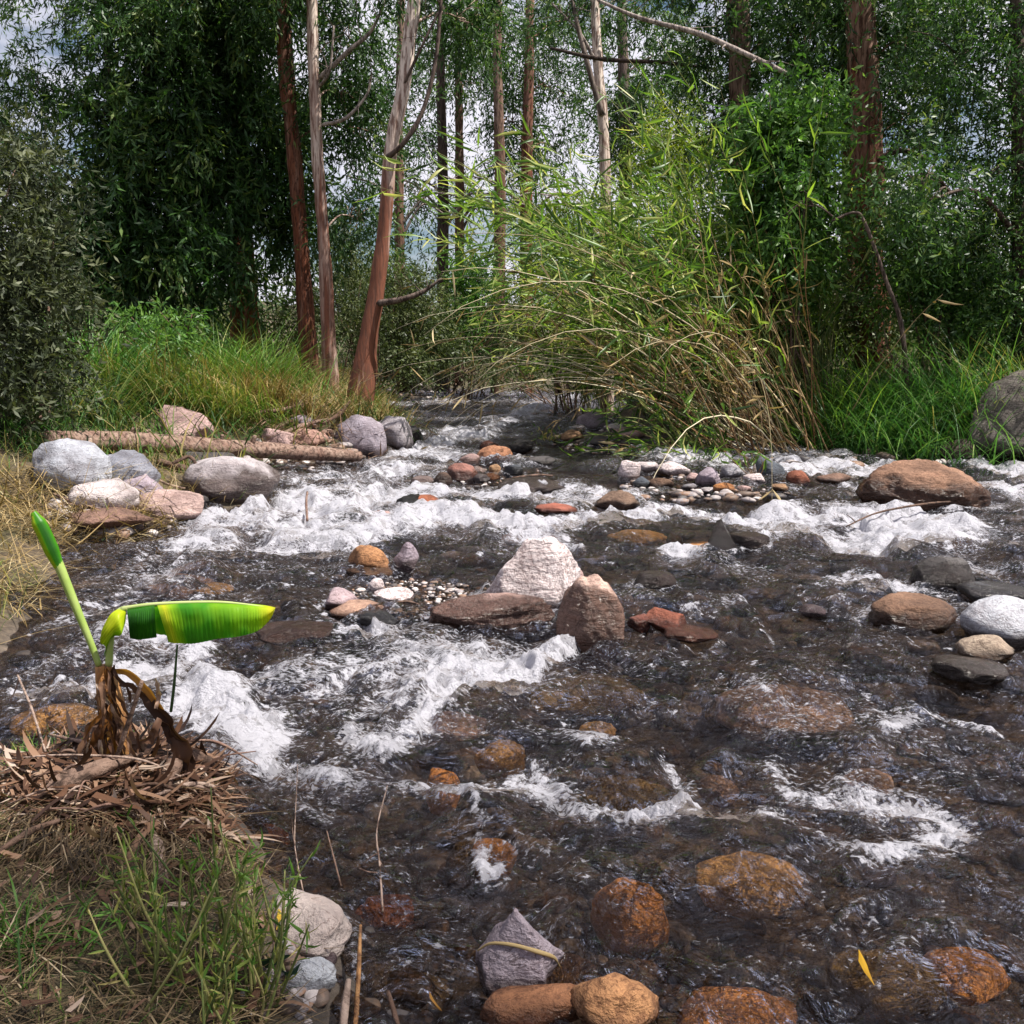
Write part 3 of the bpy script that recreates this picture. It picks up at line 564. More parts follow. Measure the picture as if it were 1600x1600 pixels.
for pts, hw, st in FO:
    hw *= 1.15
    W = np.array([plane_hit(*p)[:2] for p in pts])
    rad = np.array([(plane_hit(px - hw, py)[0] - plane_hit(px + hw, py)[0]) / -2 for px, py in pts])
    # measure in a frame where depth is foreshortened the way a low rapid is: long across, short along
    kx, ky = 1.0, float(np.clip(2.0 / W[:, 1].mean(), .14, .75))
    m_ = (y > W[:, 1].min() - 3 * rad.max() / ky * .5 - .1) & (y < W[:, 1].max() + 3 * rad.max() / ky * .5 + .1) & (x > W[:, 0].min() - 3 * rad.max()) & (x < W[:, 0].max() + 3 * rad.max())
    if not m_.any(): continue
    X, Y_ = x[m_] + wob[m_] * rad.max() * 1.1, y[m_] + wob2[m_] * rad.max() * 1.6
    best = np.full(len(X), 9.); up = np.zeros(len(X))
    for (a, ra), (b_, rb) in zip(zip(W[:-1], rad[:-1]), zip(W[1:], rad[1:])):
        e = (b_ - a) * [kx, ky]; wx, wy = (X - a[0]) * kx, (Y_ - a[1]) * ky
        t = np.clip((wx * e[0] + wy * e[1]) / max(e @ e, 1e-9), 0, 1)
        dd_ = np.hypot(wx - e[0] * t, wy - e[1] * t) / (ra + (rb - ra) * t); up = np.where(dd_ < best, (wy - e[1] * t) / (ra + (rb - ra) * t), up); best = np.minimum(best, dd_)
    best = best * np.where(up > 0, .78, 1.25)
    f = st * np.where(Y_ > 6, .86, 1.) * (.5 * (1 - smooth((best - .2) / 1.3)) + .5 * np.exp(-(best / 1.9) ** 2)) * (.95 + .7 * wob2[m_] + .8 * wob3[m_]); foam[m_] = 1 - (1 - foam[m_]) * (1 - np.clip(f, 0, 1))
z = base.copy()
for hx, hy, rx, ry, up in HUMPS:
    q = ((x - hx) / rx) ** 2 + ((y - hy - .1 * ry) / ry) ** 2
    k = q < 6; z[k] += up * np.exp(-q[k])
    q2 = ((x - hx) / rx) ** 2 + ((y - hy + 1.6 * ry) / (ry * .6)) ** 2; k = q2 < 6; z[k] -= up * .7 * np.exp(-q2[k])
for ox, oy, rx, ry, un in OBST:                 # froth and a pillow where the current meets a standing rock
    if un: continue
    q = np.hypot((x - ox) / (rx + .02), (y - oy) / (ry + .02)); k = q < 2.2
    ring = np.exp(-((q[k] - 1.02) / .16) ** 2) * .42 * smooth((wob[k] + .55) * 1.2) * (y[k] > 2.6)
    foam[k] = np.maximum(foam[k], ring); z[k] += .014 * np.exp(-((q[k] - 1.1) / .25) ** 2)
near = np.clip(y / 4, .55, 1.5)
fl = xyz(x + .35 * wob, y * .9 + .35 * wob2)
w1 = fbm(fl * [1.3, 1.0, 1], 2, 51); w2 = fbm(fl * [3.6, 3.0, 1], 2, 52); w3 = fbm(fl * [9, 8, 1] + .5 * wob[:, None], 3, 53)
z += w1 * .055 * near + w2 * .055 * near + w3 * .036
fine = y < 14
tb_ = np.zeros(len(x)); P = xyz(x, y); tb_[fine] = fbm(P[fine] * [20, 17, 1] + wob[fine][:, None], 4, 55, .6); tb_[~fine] = fbm(P[~fine] * [9, 8, 1], 2, 56)
z += foam * (.016 + .030 * np.abs(tb_) + .045 * w3 + .05 * w2) * np.minimum(near, 1.05)
shore = smooth((-sdist(x, y)) / .25); foam *= .25 + .75 * shore
amb = (.10 + .22 * smooth(w1 * 1.6 + .4) * smooth((y - 2.2) / 3)) * shore      # loose foam flecks on the riffles, sky glints painted in with them
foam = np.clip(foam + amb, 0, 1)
i = (np.arange(ny - 1)[:, None] * nx + np.arange(nx - 1)[None]).ravel()
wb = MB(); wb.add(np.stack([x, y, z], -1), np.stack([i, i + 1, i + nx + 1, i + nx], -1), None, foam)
m, nt, out = newmat('river_water')
v = coords(nt); warp = N(nt, 'TexNoise', {'Vector': v, 'Scale': 2.2, 'Detail': 2.0})
v = N(nt, 'VectorMath', {0: v, 1: N(nt, 'VectorMath', {0: warp.outputs['Color'], 1: (.5, .5, .5)}, operation='MULTIPLY').outputs[0]}).outputs[0]
vs = N(nt, 'Mapping', {'Vector': v, 'Scale': (1.0, 1.25, 1)}).outputs[0]
r1 = noise(nt, vs, 9.5, 5, .56, .5); r2 = noise(nt, vs, 46, 3, .55, .3)
hgt = math_(nt, 'ADD', math_(nt, 'MULTIPLY', r1, 1.0), math_(nt, 'MULTIPLY', r2, .26))
bp = N(nt, 'Bump', {'Height': hgt, 'Strength': 1.0, 'Distance': .12})
fr = N(nt, 'Fresnel', {'IOR': 1.45, 'Normal': bp.outputs[0]})
tr = N(nt, 'BsdfTransparent', {'Color': (.73, .63, .52, 1)})
gl = N(nt, 'BsdfGlossy', {'Color': (.88, .89, 1.0, 1), 'Roughness': .07, 'Normal': bp.outputs[0]})
wat = N(nt, 'MixShader', {0: fr.outputs[0], 1: tr.outputs[0], 2: gl.outputs[0]})
fa = attr(nt, 'tint')
vf = N(nt, 'VectorMath', {0: coords(nt), 1: N(nt, 'VectorMath', {0: warp.outputs['Color'], 1: (.14, .14, .14)}, operation='MULTIPLY').outputs[0]}).outputs[0]
vs = N(nt, 'Mapping', {'Vector': vf, 'Scale': (.85, 1.15, .6)}).outputs[0]
f1 = noise(nt, vs, 11, 7, .66, .35); f2 = noise(nt, vs, 55, 5, .66, .15)
f0 = noise(nt, vs, 4.2, 3, .6, 1.0)
fn = math_(nt, 'ADD', math_(nt, 'ADD', math_(nt, 'MULTIPLY', f1, .50), math_(nt, 'MULTIPLY', f2, .22)), math_(nt, 'MULTIPLY', f0, .28))
th = math_(nt, 'SUBTRACT', math_(nt, 'ADD', math_(nt, 'MULTIPLY', fa, 1.12), math_(nt, 'MULTIPLY', fn, 6.2)), 3.84)
fac = math_(nt, 'MULTIPLY', th, 3.6, True)
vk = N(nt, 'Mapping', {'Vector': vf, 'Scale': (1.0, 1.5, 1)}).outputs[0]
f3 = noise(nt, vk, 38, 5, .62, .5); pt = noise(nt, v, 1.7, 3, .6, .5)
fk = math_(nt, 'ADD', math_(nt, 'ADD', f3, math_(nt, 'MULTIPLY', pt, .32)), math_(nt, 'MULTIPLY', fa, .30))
fk = math_(nt, 'MULTIPLY', math_(nt, 'MULTIPLY', math_(nt, 'SUBTRACT', fk, .812), 9.0, True), .62)  # white flecks: bubbles, plus sky glints painted into the colour
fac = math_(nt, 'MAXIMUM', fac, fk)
fb = N(nt, 'Bump', {'Height': math_(nt, 'ADD', f1, math_(nt, 'MULTIPLY', f2, .6)), 'Strength': .9, 'Distance': .06})
fd = N(nt, 'BsdfPrincipled', {'Base Color': (.68, .67, .74, 1), 'Roughness': .55, 'Specular IOR Level': .4, 'Normal': fb.outputs[0]})
ft = N(nt, 'BsdfTranslucent', {'Color': (.7, .7, .77, 1), 'Normal': fb.outputs[0]})
fo = N(nt, 'MixShader', {0: .35, 1: fd.outputs[0], 2: ft.outputs[0]})
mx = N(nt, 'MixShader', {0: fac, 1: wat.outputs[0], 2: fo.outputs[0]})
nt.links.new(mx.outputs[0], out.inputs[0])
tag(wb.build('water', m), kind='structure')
# ---------------------------------------------------------------- foliage materials
LF_DARK = mat_leaf('eucalyptus_leaves', [(0, (.010, .030, .009)), (.45, (.034, .088, .024)), (.8, (.08, .155, .038)), (1, (.18, .24, .07))], .36, .47, .35)
LF_OLIVE = mat_leaf('olive_leaves', [(0, (.020, .032, .012)), (.5, (.075, .105, .036)), (1, (.20, .22, .10))], .3, .5, .35)
LF_SAGE = mat_leaf('sage_leaves', [(0, (.014, .022, .010)), (.5, (.045, .060, .026)), (1, (.13, .145, .075))], .25, .55, .3)
LF_LIME = mat_leaf('lime_leaves', [(0, (.045, .085, .012)), (.5, (.15, .23, .022)), (1, (.33, .36, .04))], .42, .45, .35)
LF_FRESH = mat_leaf('fresh_leaves', [(0, (.025, .075, .018)), (.5, (.08, .185, .036)), (1, (.20, .33, .08))], .38, .42, .4)
LF_CANE = mat_leaf('reed_leaves', [(0, (.022, .05, .012)), (.4, (.08, .17, .028)), (.75, (.22, .34, .05)), (1, (.48, .48, .18))], .45, .4, .45)
BK_RED = mat_bark('shaggy_red_bark', (.16, .052, .026), (.36, .24, .19), (.035, .014, .009))
BK_RUST_LIT = mat_bark('lit_rust_red_bark', (.30, .10, .045), (.40, .20, .12), (.06, .02, .012))  # brighter red bark, sunlight on the trunk pair put into its colour
BK_PALE = mat_bark('smooth_pale_bark', (.20, .075, .045), (.70, .60, .53), (.11, .05, .035), .12, .7, .5)
BK_DARK = mat_bark('dark_grey_bark', (.055, .036, .028), (.15, .11, .095), (.018, .012, .010))
BK_BROWN = mat_bark('brown_grey_bark', (.14, .075, .05), (.30, .22, .18), (.04, .022, .016))
BK_TWIG = mat_bark('bare_branch_bark', (.12, .09, .075), (.40, .34, .31), (.06, .045, .04))

def crown(mb, rng, lobes, tree_pts, limbs, leaf=.18, wid=.038, droop=.5, down=.5, spread=.55, k=12, dens=.52, twig=.75, tw=.012):
    """lobes: (px, py, rx, ry, Y, clusters). limbs: MB that gets the branches"""
    for (px, py, rx, ry, Y, ncl) in lobes:
        c = at(px, py, Y); s = Y / F; rad = np.array([rx * s, (rx + ry) * .5 * s, ry * s])
        n = max(3, int(ncl * dens)); u = unit(rng.normal(size=(n, 3))) * (rng.random((n, 1)) ** .5) * (1 + .28 * np.abs(rng.normal(size=(n, 1)))); P = c + u * rad
        if tree_pts is not None:
            d = np.abs(tree_pts[:, 2] - (c[2] - rad[2] * .7)); a = tree_pts[np.argmin(d)]
            m = (a + c) / 2 + np.array([0, 0, .25 * np.linalg.norm(c - a) * .5])
            L = np.linalg.norm(c - a); r0 = np.clip(.018 * L, .02, .07)
            limbs.add(*tube([a, m, c + rng.normal(0, .1, 3)], [r0, r0 * .6, r0 * .25], 9, 5), tint=.5)
            for p in P[:: max(1, n // 9)]:
                q = (c + m) / 2 if rng.random() < .5 else c
                limbs.add(*tube([q, (q + p) / 2 + [0, 0, .12], p], [r0 * .4, tw, tw * .5], 6, 4), tint=.5)
        # every cluster: some twigs carrying leaves
        nt_ = 5; org = np.repeat(P, nt_, 0) + rng.normal(0, .10, (n * nt_, 3)); d = unit(np.repeat(u, nt_, 0) * .7 + rng.normal(0, .75, (n * nt_, 3)) + [0, 0, -.15])
        ct = np.clip(rng.normal(.48, .2, n), .05, 1); ct = np.repeat(ct, nt_)
        sprays(mb, org, d, twig * rng.uniform(.5, 1.2, n * nt_), k, leaf, wid, droop, rng, down, spread, ct)

def tree(name, trunk, width, bark, lobes, leafmat, label, cat='tree', group=None, seed=1, branches=(), tints=(0, 1), sides=12, wid_px=None, extra_limbs=None, leafname='crown', **kw):
    """trunk: [(px, py, Y)...] from the top down to the foot; width: list in picture units top -> foot"""
    rng = R(seed); P = np.array([at(*t) for t in trunk]); s = trunk[-1][2] / F
    foot = P[-1].copy(); foot[2] = min(foot[2], ground_z(np.array([foot[0]]), np.array([foot[1]]))[0]) - .15
    P[-1] = foot
    th = thing(name, foot + [0, 0, .1], label, cat, group)
    n = 40; V, Q, T = tube(P, [w * s / 2 for w in width], n, sides, .22, 2.2, seed, flute=.05)
    hz = (V[:, 2] - foot[2]) / max(P[0][2] - foot[2], .1)
    tm = MB(); tm.add(V, Q, T, tints[0] + (tints[1] - tints[0]) * smooth((hz - .25 + .12 * fbm(V * 1.5, 2, seed)) / .5))
    C_ = spline(P, 60); lm = MB(); cm = MB()
    if lobes: crown(cm, rng, lobes, C_, tm if extra_limbs is None else lm, **kw)
    tm.build('trunk', bark, th)
    for br in branches:
        bm_, pts, wds, mat = br
        b = MB(); BP = [at(*p) for p in pts]; b.add(*tube(BP, [w * s / 2 for w in wds], 24, 7, .15, 4, seed), tint=R(seed + len(pts)).random())
        S = spline(BP, 30)
        for q in range(5):                       # side twigs
            j = rng.integers(8, 28); e = S[j] + rng.normal(0, .35, 3) + [0, 0, .3]
            b.add(*tube([S[j], (S[j] + e) / 2 + rng.normal(0, .06, 3), e], [wds[-1] * s * .35, .006, .004], 6, 4), tint=.5)
        b.build(bm_, mat, th)
    if cm.n: cm.build(leafname, leafmat, th, smooth_=True)
    return th
TR = 'eucalyptus trees of the riverside wood'
# --- left bank
tree('eucalyptus_tree', [(150, -260, 25), (168, 60, 25), (188, 230, 25), (205, 400, 25), (212, 570, 25)], [10, 14, 16, 18, 24], BK_DARK, [(60, 140, 80, 70, 25, 90), (230, 60, 70, 110, 24, 110), (110, 330, 90, 60, 24, 90), (20, 250, 60, 60, 24, 60), (120, -60, 140, 70, 25, 130)], LF_DARK,
     'slim dark trunk with thin branches against the pale sky beside the leafiest tree', group=TR, seed=31, branches=[('branch', [(172, 150, 25), (200, 90, 25), (232, 20, 25)], [8, 5, 3], BK_DARK)], leaf=.17, dens=.95)
tree('eucalyptus_tree', [(225, -120, 25), (235, 150, 25), (222, 380, 25), (218, 590, 25)], [14, 18, 20, 22], BK_DARK,
     [(270, 70, 90, 80, 25, 170), (370, 50, 70, 80, 25.5, 130), (400, 180, 80, 60, 25.5, 140), (290, 210, 100, 55, 24.5, 170), (425, 300, 60, 45, 25.5, 90), (190, 300, 65, 60, 24, 95), (330, 310, 60, 45, 24.5, 90), (250, 380, 90, 42, 24, 120), (160, 420, 60, 50, 24, 85), (460, 360, 36, 30, 26, 40), (250, -80, 150, 70, 25, 130), (410, -70, 80, 70, 25.5, 80), (330, 430, 50, 28, 24, 55), (180, 190, 50, 45, 24, 55)],
     LF_DARK, 'leafiest dark green tree with drooping leaves hiding its trunk', group=TR, seed=32, leaf=.25, wid=.058, twig=.9, dens=.72)
tree('eucalyptus_tree', [(355, -150, 27), (362, 200, 27), (372, 400, 27), (378, 570, 27)], [20, 24, 28, 36], BK_RUST_LIT, [(340, -60, 90, 80, 23, 100)], LF_DARK, 'thick red barked trunk under the leafiest tree, the darker of a pair', group=TR, seed=33, tints=(0, .3))
tree('eucalyptus_tree', [(380, -150, 26.4), (378, 200, 26.4), (388, 400, 26.4), (398, 570, 26.4)], [14, 16, 18, 24], BK_RUST_LIT, [(420, -60, 60, 80, 22.4, 60)], LF_DARK, 'orange red trunk lit along one edge, the slimmer of a pair', group=TR, seed=34, tints=(.05, .4))
tree('eucalyptus_tree', [(436, -220, 24), (444, 60, 24), (460, 250, 24), (472, 400, 24), (486, 580, 24)], [20, 24, 22, 24, 30], BK_RED, [(440, -80, 70, 90, 24, 110), (560, 200, 55, 50, 25, 100), (455, 180, 40, 50, 26, 50)], LF_DARK, 'dark red brown shaggy trunk between the red pair and the slim pale streaked one', group=TR, seed=35, tints=(0, .25))
tree('eucalyptus_tree', [(482, -220, 22.5), (489, 60, 22.5), (497, 250, 22.5), (508, 400, 22.5), (518, 590, 22.5)], [14, 17, 17, 18, 26], BK_PALE, [(545, 60, 60, 70, 23.5, 150), (560, 340, 45, 50, 24, 90), (500, -80, 80, 70, 23, 100), (530, 150, 50, 45, 24, 70)], LF_DARK,
     'straight slim trunk streaked pale and red beside the leaning white tree', group=TR, seed=36, tints=(.1, .75), branches=[('branch', [(500, 122, 22.4), (545, 80, 22), (580, 48, 22), (603, 0, 22)], [8, 7, 5, 4], BK_TWIG), ('branch', [(500, 135, 22.4), (515, 110, 22), (522, 40, 22)], [6, 4, 3], BK_TWIG), ('branch', [(505, 195, 22.4), (540, 185, 22), (572, 150, 22), (580, 120, 22)], [6, 5, 4, 3], BK_TWIG)])
tree('eucalyptus_tree', [(672, -230, 20.5), (655, -60, 20.5), (643, 40, 20.5), (630, 140, 20.5), (612, 230, 20.5), (603, 330, 20.5), (596, 400, 20.5), (586, 470, 20.5), (574, 540, 20.5), (556, 612, 20.5)], [16, 20, 21, 20, 20, 20, 22, 26, 32, 48], BK_PALE, [(640, -90, 90, 60, 21, 120), (735, 40, 60, 40, 22, 80)], LF_DARK,
     'leaning eucalyptus with smooth white upper trunk and red shaggy foot at the water', group=TR, seed=37, tints=(-.2, 1.25), sides=16,
     branches=[('branch', [(606, 246, 20.4), (632, 222, 20.2), (660, 175, 20.2), (680, 100, 20.2), (688, 20, 20.2), (694, -60, 20.2)], [9, 8, 7, 6, 5, 4], BK_DARK), ('branch', [(632, 130, 20.4), (660, 70, 20.2), (690, 10, 20.2)], [5, 4, 3], BK_DARK), ('branch', [(590, 474, 20.4), (625, 468, 20.2), (660, 456, 20.2), (690, 435, 20.2)], [11, 9, 7, 3], BK_DARK)])
# --- far trees round the bend
FAR = [(628, 34, 14, BK_BROWN, 'pale brown far trunk with forked top just beyond the leaning tree'), (690, 38, 16, BK_DARK, 'dark far trunk straight above the far gravel bar'), (716, 40, 13, BK_BROWN, 'thin brown far trunk standing close by the dark straight one'), (776, 36, 17, BK_BROWN, 'straight olive brown far trunk before the bright green bush'), (822, 37, 18, BK_RED, 'red far trunk rising behind the reed tips')]
fl_ = [[(600, 150, 60, 60, 36, 150), (625, 260, 40, 40, 36, 60)], [(690, 90, 60, 70, 40, 190), (670, 230, 36, 50, 40, 70), (650, 20, 60, 60, 40, 120), (655, 330, 30, 40, 40, 45)], [(735, 130, 55, 50, 42, 130), (730, 300, 30, 40, 42, 60)], [(790, 60, 75, 70, 38, 240), (800, 190, 45, 40, 38, 90), (765, 20, 60, 50, 38, 120), (815, 260, 40, 36, 38, 80)], [(850, 130, 75, 75, 39, 260), (865, 230, 55, 35, 39, 120), (900, 40, 60, 60, 39, 120)]]
for k, ((px, Y, wd, bk, lb), lo_) in enumerate(zip(FAR, fl_)):
    r_ = R(60 + k)
    tree('eucalyptus_tree', [(px + 8, -240, Y), (px + r_.uniform(-6, 6), 60, Y), (px + r_.uniform(-5, 5), 300, Y), (px, 570, Y)], [wd * .5, wd * .75, wd, wd * 1.3], bk, lo_, LF_DARK, lb, group=TR, seed=60 + k, leaf=.2, wid=.05, k=8, twig=.9, tints=(.0, .5), dens=.42,
         branches=[('branch', [(px, 330 + 20 * q, Y), (px + s_ * 40, 290 + 15 * q, Y), (px + s_ * 85, 275 + 30 * q, Y)], [5, 3.5, 2], BK_TWIG) for q, s_ in enumerate((-1, 1, .8))])
# --- right bank
tree('forked_tree', [(925, -200, 26), (928, -20, 26), (935, 110, 26), (943, 210, 26), (948, 420, 26), (950, 560, 26)], [9, 12, 15, 16, 18, 22], BK_PALE, [(925, -60, 70, 60, 26, 70), (985, 10, 50, 40, 27, 50)], LF_DARK, 'pale forked trunk with bare branches above the reeds', group=TR, seed=71, tints=(.5, 1.0),
     branches=[('branch', [(941, 180, 25.9), (918, 100, 25.8), (896, 10, 25.8), (884, -80, 25.8)], [10, 8, 6, 4], BK_TWIG), ('branch', [(930, 95, 25.9), (905, 50, 25.8), (862, 5, 25.8)], [6, 4, 3], BK_TWIG), ('branch', [(934, 0, 20), (1000, 28, 19.5), (1090, 52, 19), (1160, 82, 18.5), (1232, 116, 18.2)], [3, 5, 6, 6, 5], BK_TWIG), ('branch', [(860, 75, 25), (940, 92, 24), (1040, 98, 24), (1120, 108, 24)], [4, 6, 5, 3], BK_DARK)])
tree('eucalyptus_tree', [(968, -200, 32), (972, 40, 32), (976, 200, 32), (984, 560, 32)], [12, 15, 17, 24], BK_DARK, [(1010, 150, 70, 45, 32, 170), (1060, 90, 60, 50, 33, 130), (960, 170, 45, 40, 33, 80), (1000, 230, 50, 30, 32, 70), (880, 30, 60, 50, 33, 90)], LF_DARK, 'dark straight trunk behind the pale forked one', group=TR, seed=72, leaf=.17, wid=.04)
tree('eucalyptus_tree', [(1146, -240, 23), (1154, 0, 23), (1158, 160, 23), (1164, 330, 23), (1172, 600, 23)], [28, 34, 34, 36, 46], BK_BROWN, [(1110, 60, 70, 60, 23.5, 120), (1215, 60, 70, 70, 23.5, 170), (1130, 190, 45, 30, 23.5, 50), (1200, -70, 120, 60, 23.5, 130), (1060, -20, 60, 60, 24, 70), (1180, 200, 40, 40, 23.5, 50)], LF_DARK, 'thick dark trunk with pinkish bark patch rising from the top of the reeds', group=TR, seed=73, tints=(.1, .5), leaf=.16)
tree('eucalyptus_tree', [(1330, -260, 20), (1342, 0, 20), (1354, 200, 20), (1358, 400, 20), (1366, 640, 20)], [36, 42, 44, 46, 58], BK_RED, [(1320, 30, 90, 70, 21, 180), (1420, 60, 80, 90, 20.5, 190), (1420, 190, 50, 60, 20.5, 70), (1280, 150, 40, 50, 21, 50), (1380, -80, 150, 70, 20.5, 160)], LF_DARK, 'thickest reddish grey trunk standing behind the bright green grass', group=TR, seed=74, tints=(.0, .6), sides=16,
     branches=[('branch', [(1362, 262, 19.9), (1390, 240, 19.7), (1420, 236, 19.6), (1450, 250, 19.6)], [12, 9, 7, 4], BK_DARK)])
tree('eucalyptus_tree', [(1312, -260, 22), (1318, 0, 22), (1326, 200, 22), (1334, 640, 22)], [16, 20, 22, 30], BK_RED, [(1260, 10, 50, 60, 22, 60)], LF_DARK, 'slim red trunk tight beside the thickest one', group=TR, seed=75, tints=(0, .5))
tree('shade_tree', [(1588, -200, 17), (1590, 60, 17), (1594, 300, 17), (1600, 640, 17)], [16, 20, 24, 34], BK_DARK,
     [(1500, 90, 90, 110, 17.3, 260), (1570, 250, 90, 100, 17, 240), (1500, 390, 100, 90, 17.8, 240), (1570, 480, 70, 80, 17, 160), (1440, 300, 55, 60, 15, 90), (1600, 60, 90, 120, 17, 200), (1660, 350, 90, 200, 17, 300), (1480, -70, 160, 70, 17.8, 220), (1520, 560, 50, 40, 17.5, 60), (1660, 600, 60, 80, 17, 90)],
     LF_DARK, 'dense dark shade tree closing the view above the huge bank boulder', group=TR, seed=76, leaf=.12, wid=.034, k=9, twig=.6, down=.35, spread=.8, dens=.5)
tree('sapling', [(1300, 345, 16.5), (1335, 332, 16.5), (1352, 350, 16.5), (1385, 440, 16.5), (1410, 520, 16.5), (1428, 585, 16.5)], [3, 4, 5, 6, 7, 8], BK_DARK, [(1260, 320, 50, 30, 16.5, 20)], LF_FRESH, 'thin dark bent sapling leaning out of the bright green grass', seed=77, leaf=.12)

# unseen tree added on the other bank to shade the near bank
rng = R(99); f = np.array([11.6, -2.1, 1.0]); th = thing('eucalyptus_tree', f, 'tall unseen tree added on the opposite bank to shade the near bank', 'tree', TR)
tm, cm = MB(), MB(); S_ = spline([f + [0, 0, 25], f + [.3, .2, 14], f - [0, 0, .3]], 30); tm.add(*tube(S_, [.06, .2, .34], 30, 12, .2, 2, 5), tint=.4)
for q in range(60):
    p = S_[rng.integers(1, 8)]; u = unit(rng.normal(size=3)); c_ = p + u * rng.uniform(.6, 1.9); tm.add(*tube([p, (p + c_) / 2 + [0, 0, .2], c_], [.05, .03, .01], 8, 5))
    o_ = c_ + rng.normal(0, .35, (9, 3)); sprays(cm, o_, unit(u + rng.normal(0, .8, (9, 3))), .9, 10, .2, .05, .5, rng)
tm.build('trunk', BK_PALE, th); cm.build('crown', LF_DARK, th)
# --- bushes: leafy from the ground up
def bush(name, foot, lobes, leafmat, label, seed, stems=9, cat='bush', group=None, **kw):
    kw.setdefault('dens', .85); rng = R(seed); px, py, Y = foot; f = at(px, py, Y); f[2] = ground_z(f[:1], f[1:2])[0]
    th = thing(name, f, label, cat, group); sm = MB(); cm = MB()
    tops = [at(l[0], l[1], l[4]) for l in lobes]
    for q in range(stems):
        t = tops[q % len(tops)] + rng.normal(0, .35, 3); b = f + [rng.normal(0, .25), rng.normal(0, .2), -.1]
        sm.add(*tube([b, b * .5 + t * .5 + rng.normal(0, .15, 3), t], [.028, .02, .008], 10, 5), tint=.4)
    crown(cm, rng, lobes, None, None, **kw)
    sm.build('stem', BK_BROWN, th); cm.build('foliage', leafmat, th); return th
BU = 'bushes of the river banks'
bush('olive_bush', (40, 700, 11), [(20, 330, 60, 65, 11.5, 170), (60, 430, 45, 60, 11.2, 150), (10, 500, 70, 80, 11, 170), (-60, 400, 90, 130, 11.5, 220), (60, 550, 40, 36, 11, 70), (15, 610, 60, 45, 10.5, 90), (30, 255, 50, 35, 11.8, 60)], LF_SAGE, 'grey olive fine leaved bush closing the view on the straw bank', 81, group=BU, leaf=.105, wid=.028, k=11, twig=.6, down=.15, spread=.75, dens=.36)
bush('leafy_shrub', (1250, 600, 18), [(1250, 180, 50, 50, 18, 110), (1215, 260, 60, 50, 18, 120), (1255, 300, 50, 60, 18, 120), (1230, 390, 50, 50, 18, 90), (1200, 200, 40, 40, 18, 50), (1180, 330, 30, 40, 18, 40)], LF_FRESH, 'tall light green leafy shrub between the two thick trunks', 82, group=BU, leaf=.15, wid=.05, k=7, down=.3, spread=.7, twig=.6)
bush('lime_bush', (1060, 560, 27), [(1062, 205, 42, 35, 27, 70), (1100, 255, 45, 35, 27, 70), (1030, 240, 40, 40, 26.5, 60), (1060, 300, 60, 40, 26.5, 90)], LF_LIME, 'yellow green sunlit bush top beyond the reeds near the thick dark trunk', 83, group=BU, leaf=.13, wid=.045, k=8, down=.2, spread=.8)
bush('lime_bush', (880, 560, 26), [(850, 360, 40, 30, 26, 60), (905, 345, 45, 35, 26, 70), (960, 340, 40, 40, 26, 60), (870, 420, 50, 40, 26, 70), (930, 430, 60, 50, 26, 80), (840, 480, 40, 40, 26, 50)], LF_LIME, 'lime yellow bush glowing behind the arching reed tips', 84, group=BU, leaf=.13, wid=.04, k=8, down=.2, spread=.8)
bush('green_bush', (738, 560, 33), [(735, 420, 28, 30, 33, 60), (740, 465, 32, 36, 33, 70), (720, 510, 30, 26, 33, 40)], LF_FRESH, 'bright green rounded bush far off between thin trunks', 85, group=BU, leaf=.16, wid=.06, k=7, down=.2, spread=.8)
bush('olive_bush', (640, 580, 34), [(620, 470, 40, 40, 34, 90), (650, 520, 45, 45, 34, 100), (600, 530, 40, 40, 33, 80), (655, 440, 24, 24, 34, 40)], LF_OLIVE, 'brown olive bush behind the foot of the leaning tree', 86, group=BU, leaf=.11, wid=.04, k=8, twig=.6, down=.1, spread=.9)
bush('olive_bush', (700, 590, 35), [(690, 500, 35, 45, 35, 90), (700, 550, 45, 30, 35, 70), (760, 520, 40, 45, 35, 90), (790, 480, 40, 45, 36, 80), (800, 560, 50, 26, 33, 70)], LF_OLIVE, 'dull green undergrowth bush at the far bend above the dark bank', 87, group=BU, leaf=.11, wid=.04, k=8, twig=.6, down=.1, spread=.9)
bush('olive_bush', (545, 560, 28), [(545, 430, 40, 50, 28, 100), (560, 500, 40, 45, 27, 90), (535, 360, 30, 36, 28, 50)], LF_OLIVE, 'olive bush between the slim streaked trunk and the leaning tree', 88, group=BU, leaf=.11, wid=.035, k=8, twig=.6, down=.2, spread=.9)
bush('green_bush', (320, 560, 19), [(270, 520, 45, 24, 18.5, 60), (200, 530, 40, 22, 18, 45)], LF_FRESH, 'dark leafy bush under the leafiest tree above the long grass', 89, group=BU, leaf=.12, wid=.035, k=8, down=.5)
bush('green_bush', (1470, 600, 17.5), [(1440, 400, 55, 50, 17.5, 110), (1500, 460, 55, 60, 17.5, 120), (1420, 460, 50, 40, 18, 70), (1400, 330, 40, 40, 18.5, 60)], LF_FRESH, 'mid green bush under the shade tree above the bright grass', 90, group=BU, leaf=.10, wid=.035, k=8, twig=.5, down=.2, spread=.8)
bush('olive_bush', (1120, 600, 22), [(1100, 400, 70, 60, 22, 120), (1180, 430, 60, 60, 22, 110), (1020, 440, 70, 60, 22.5, 120), (1250, 480, 70, 60, 21, 120), (950, 500, 60, 50, 24, 90), (1340, 500, 60, 60, 20, 90), (1110, 500, 90, 50, 21, 120)], LF_OLIVE, 'dense dull green bush filling the thicket behind the reeds', 91, group=BU, leaf=.13, wid=.04, k=8, down=.3, spread=.8)
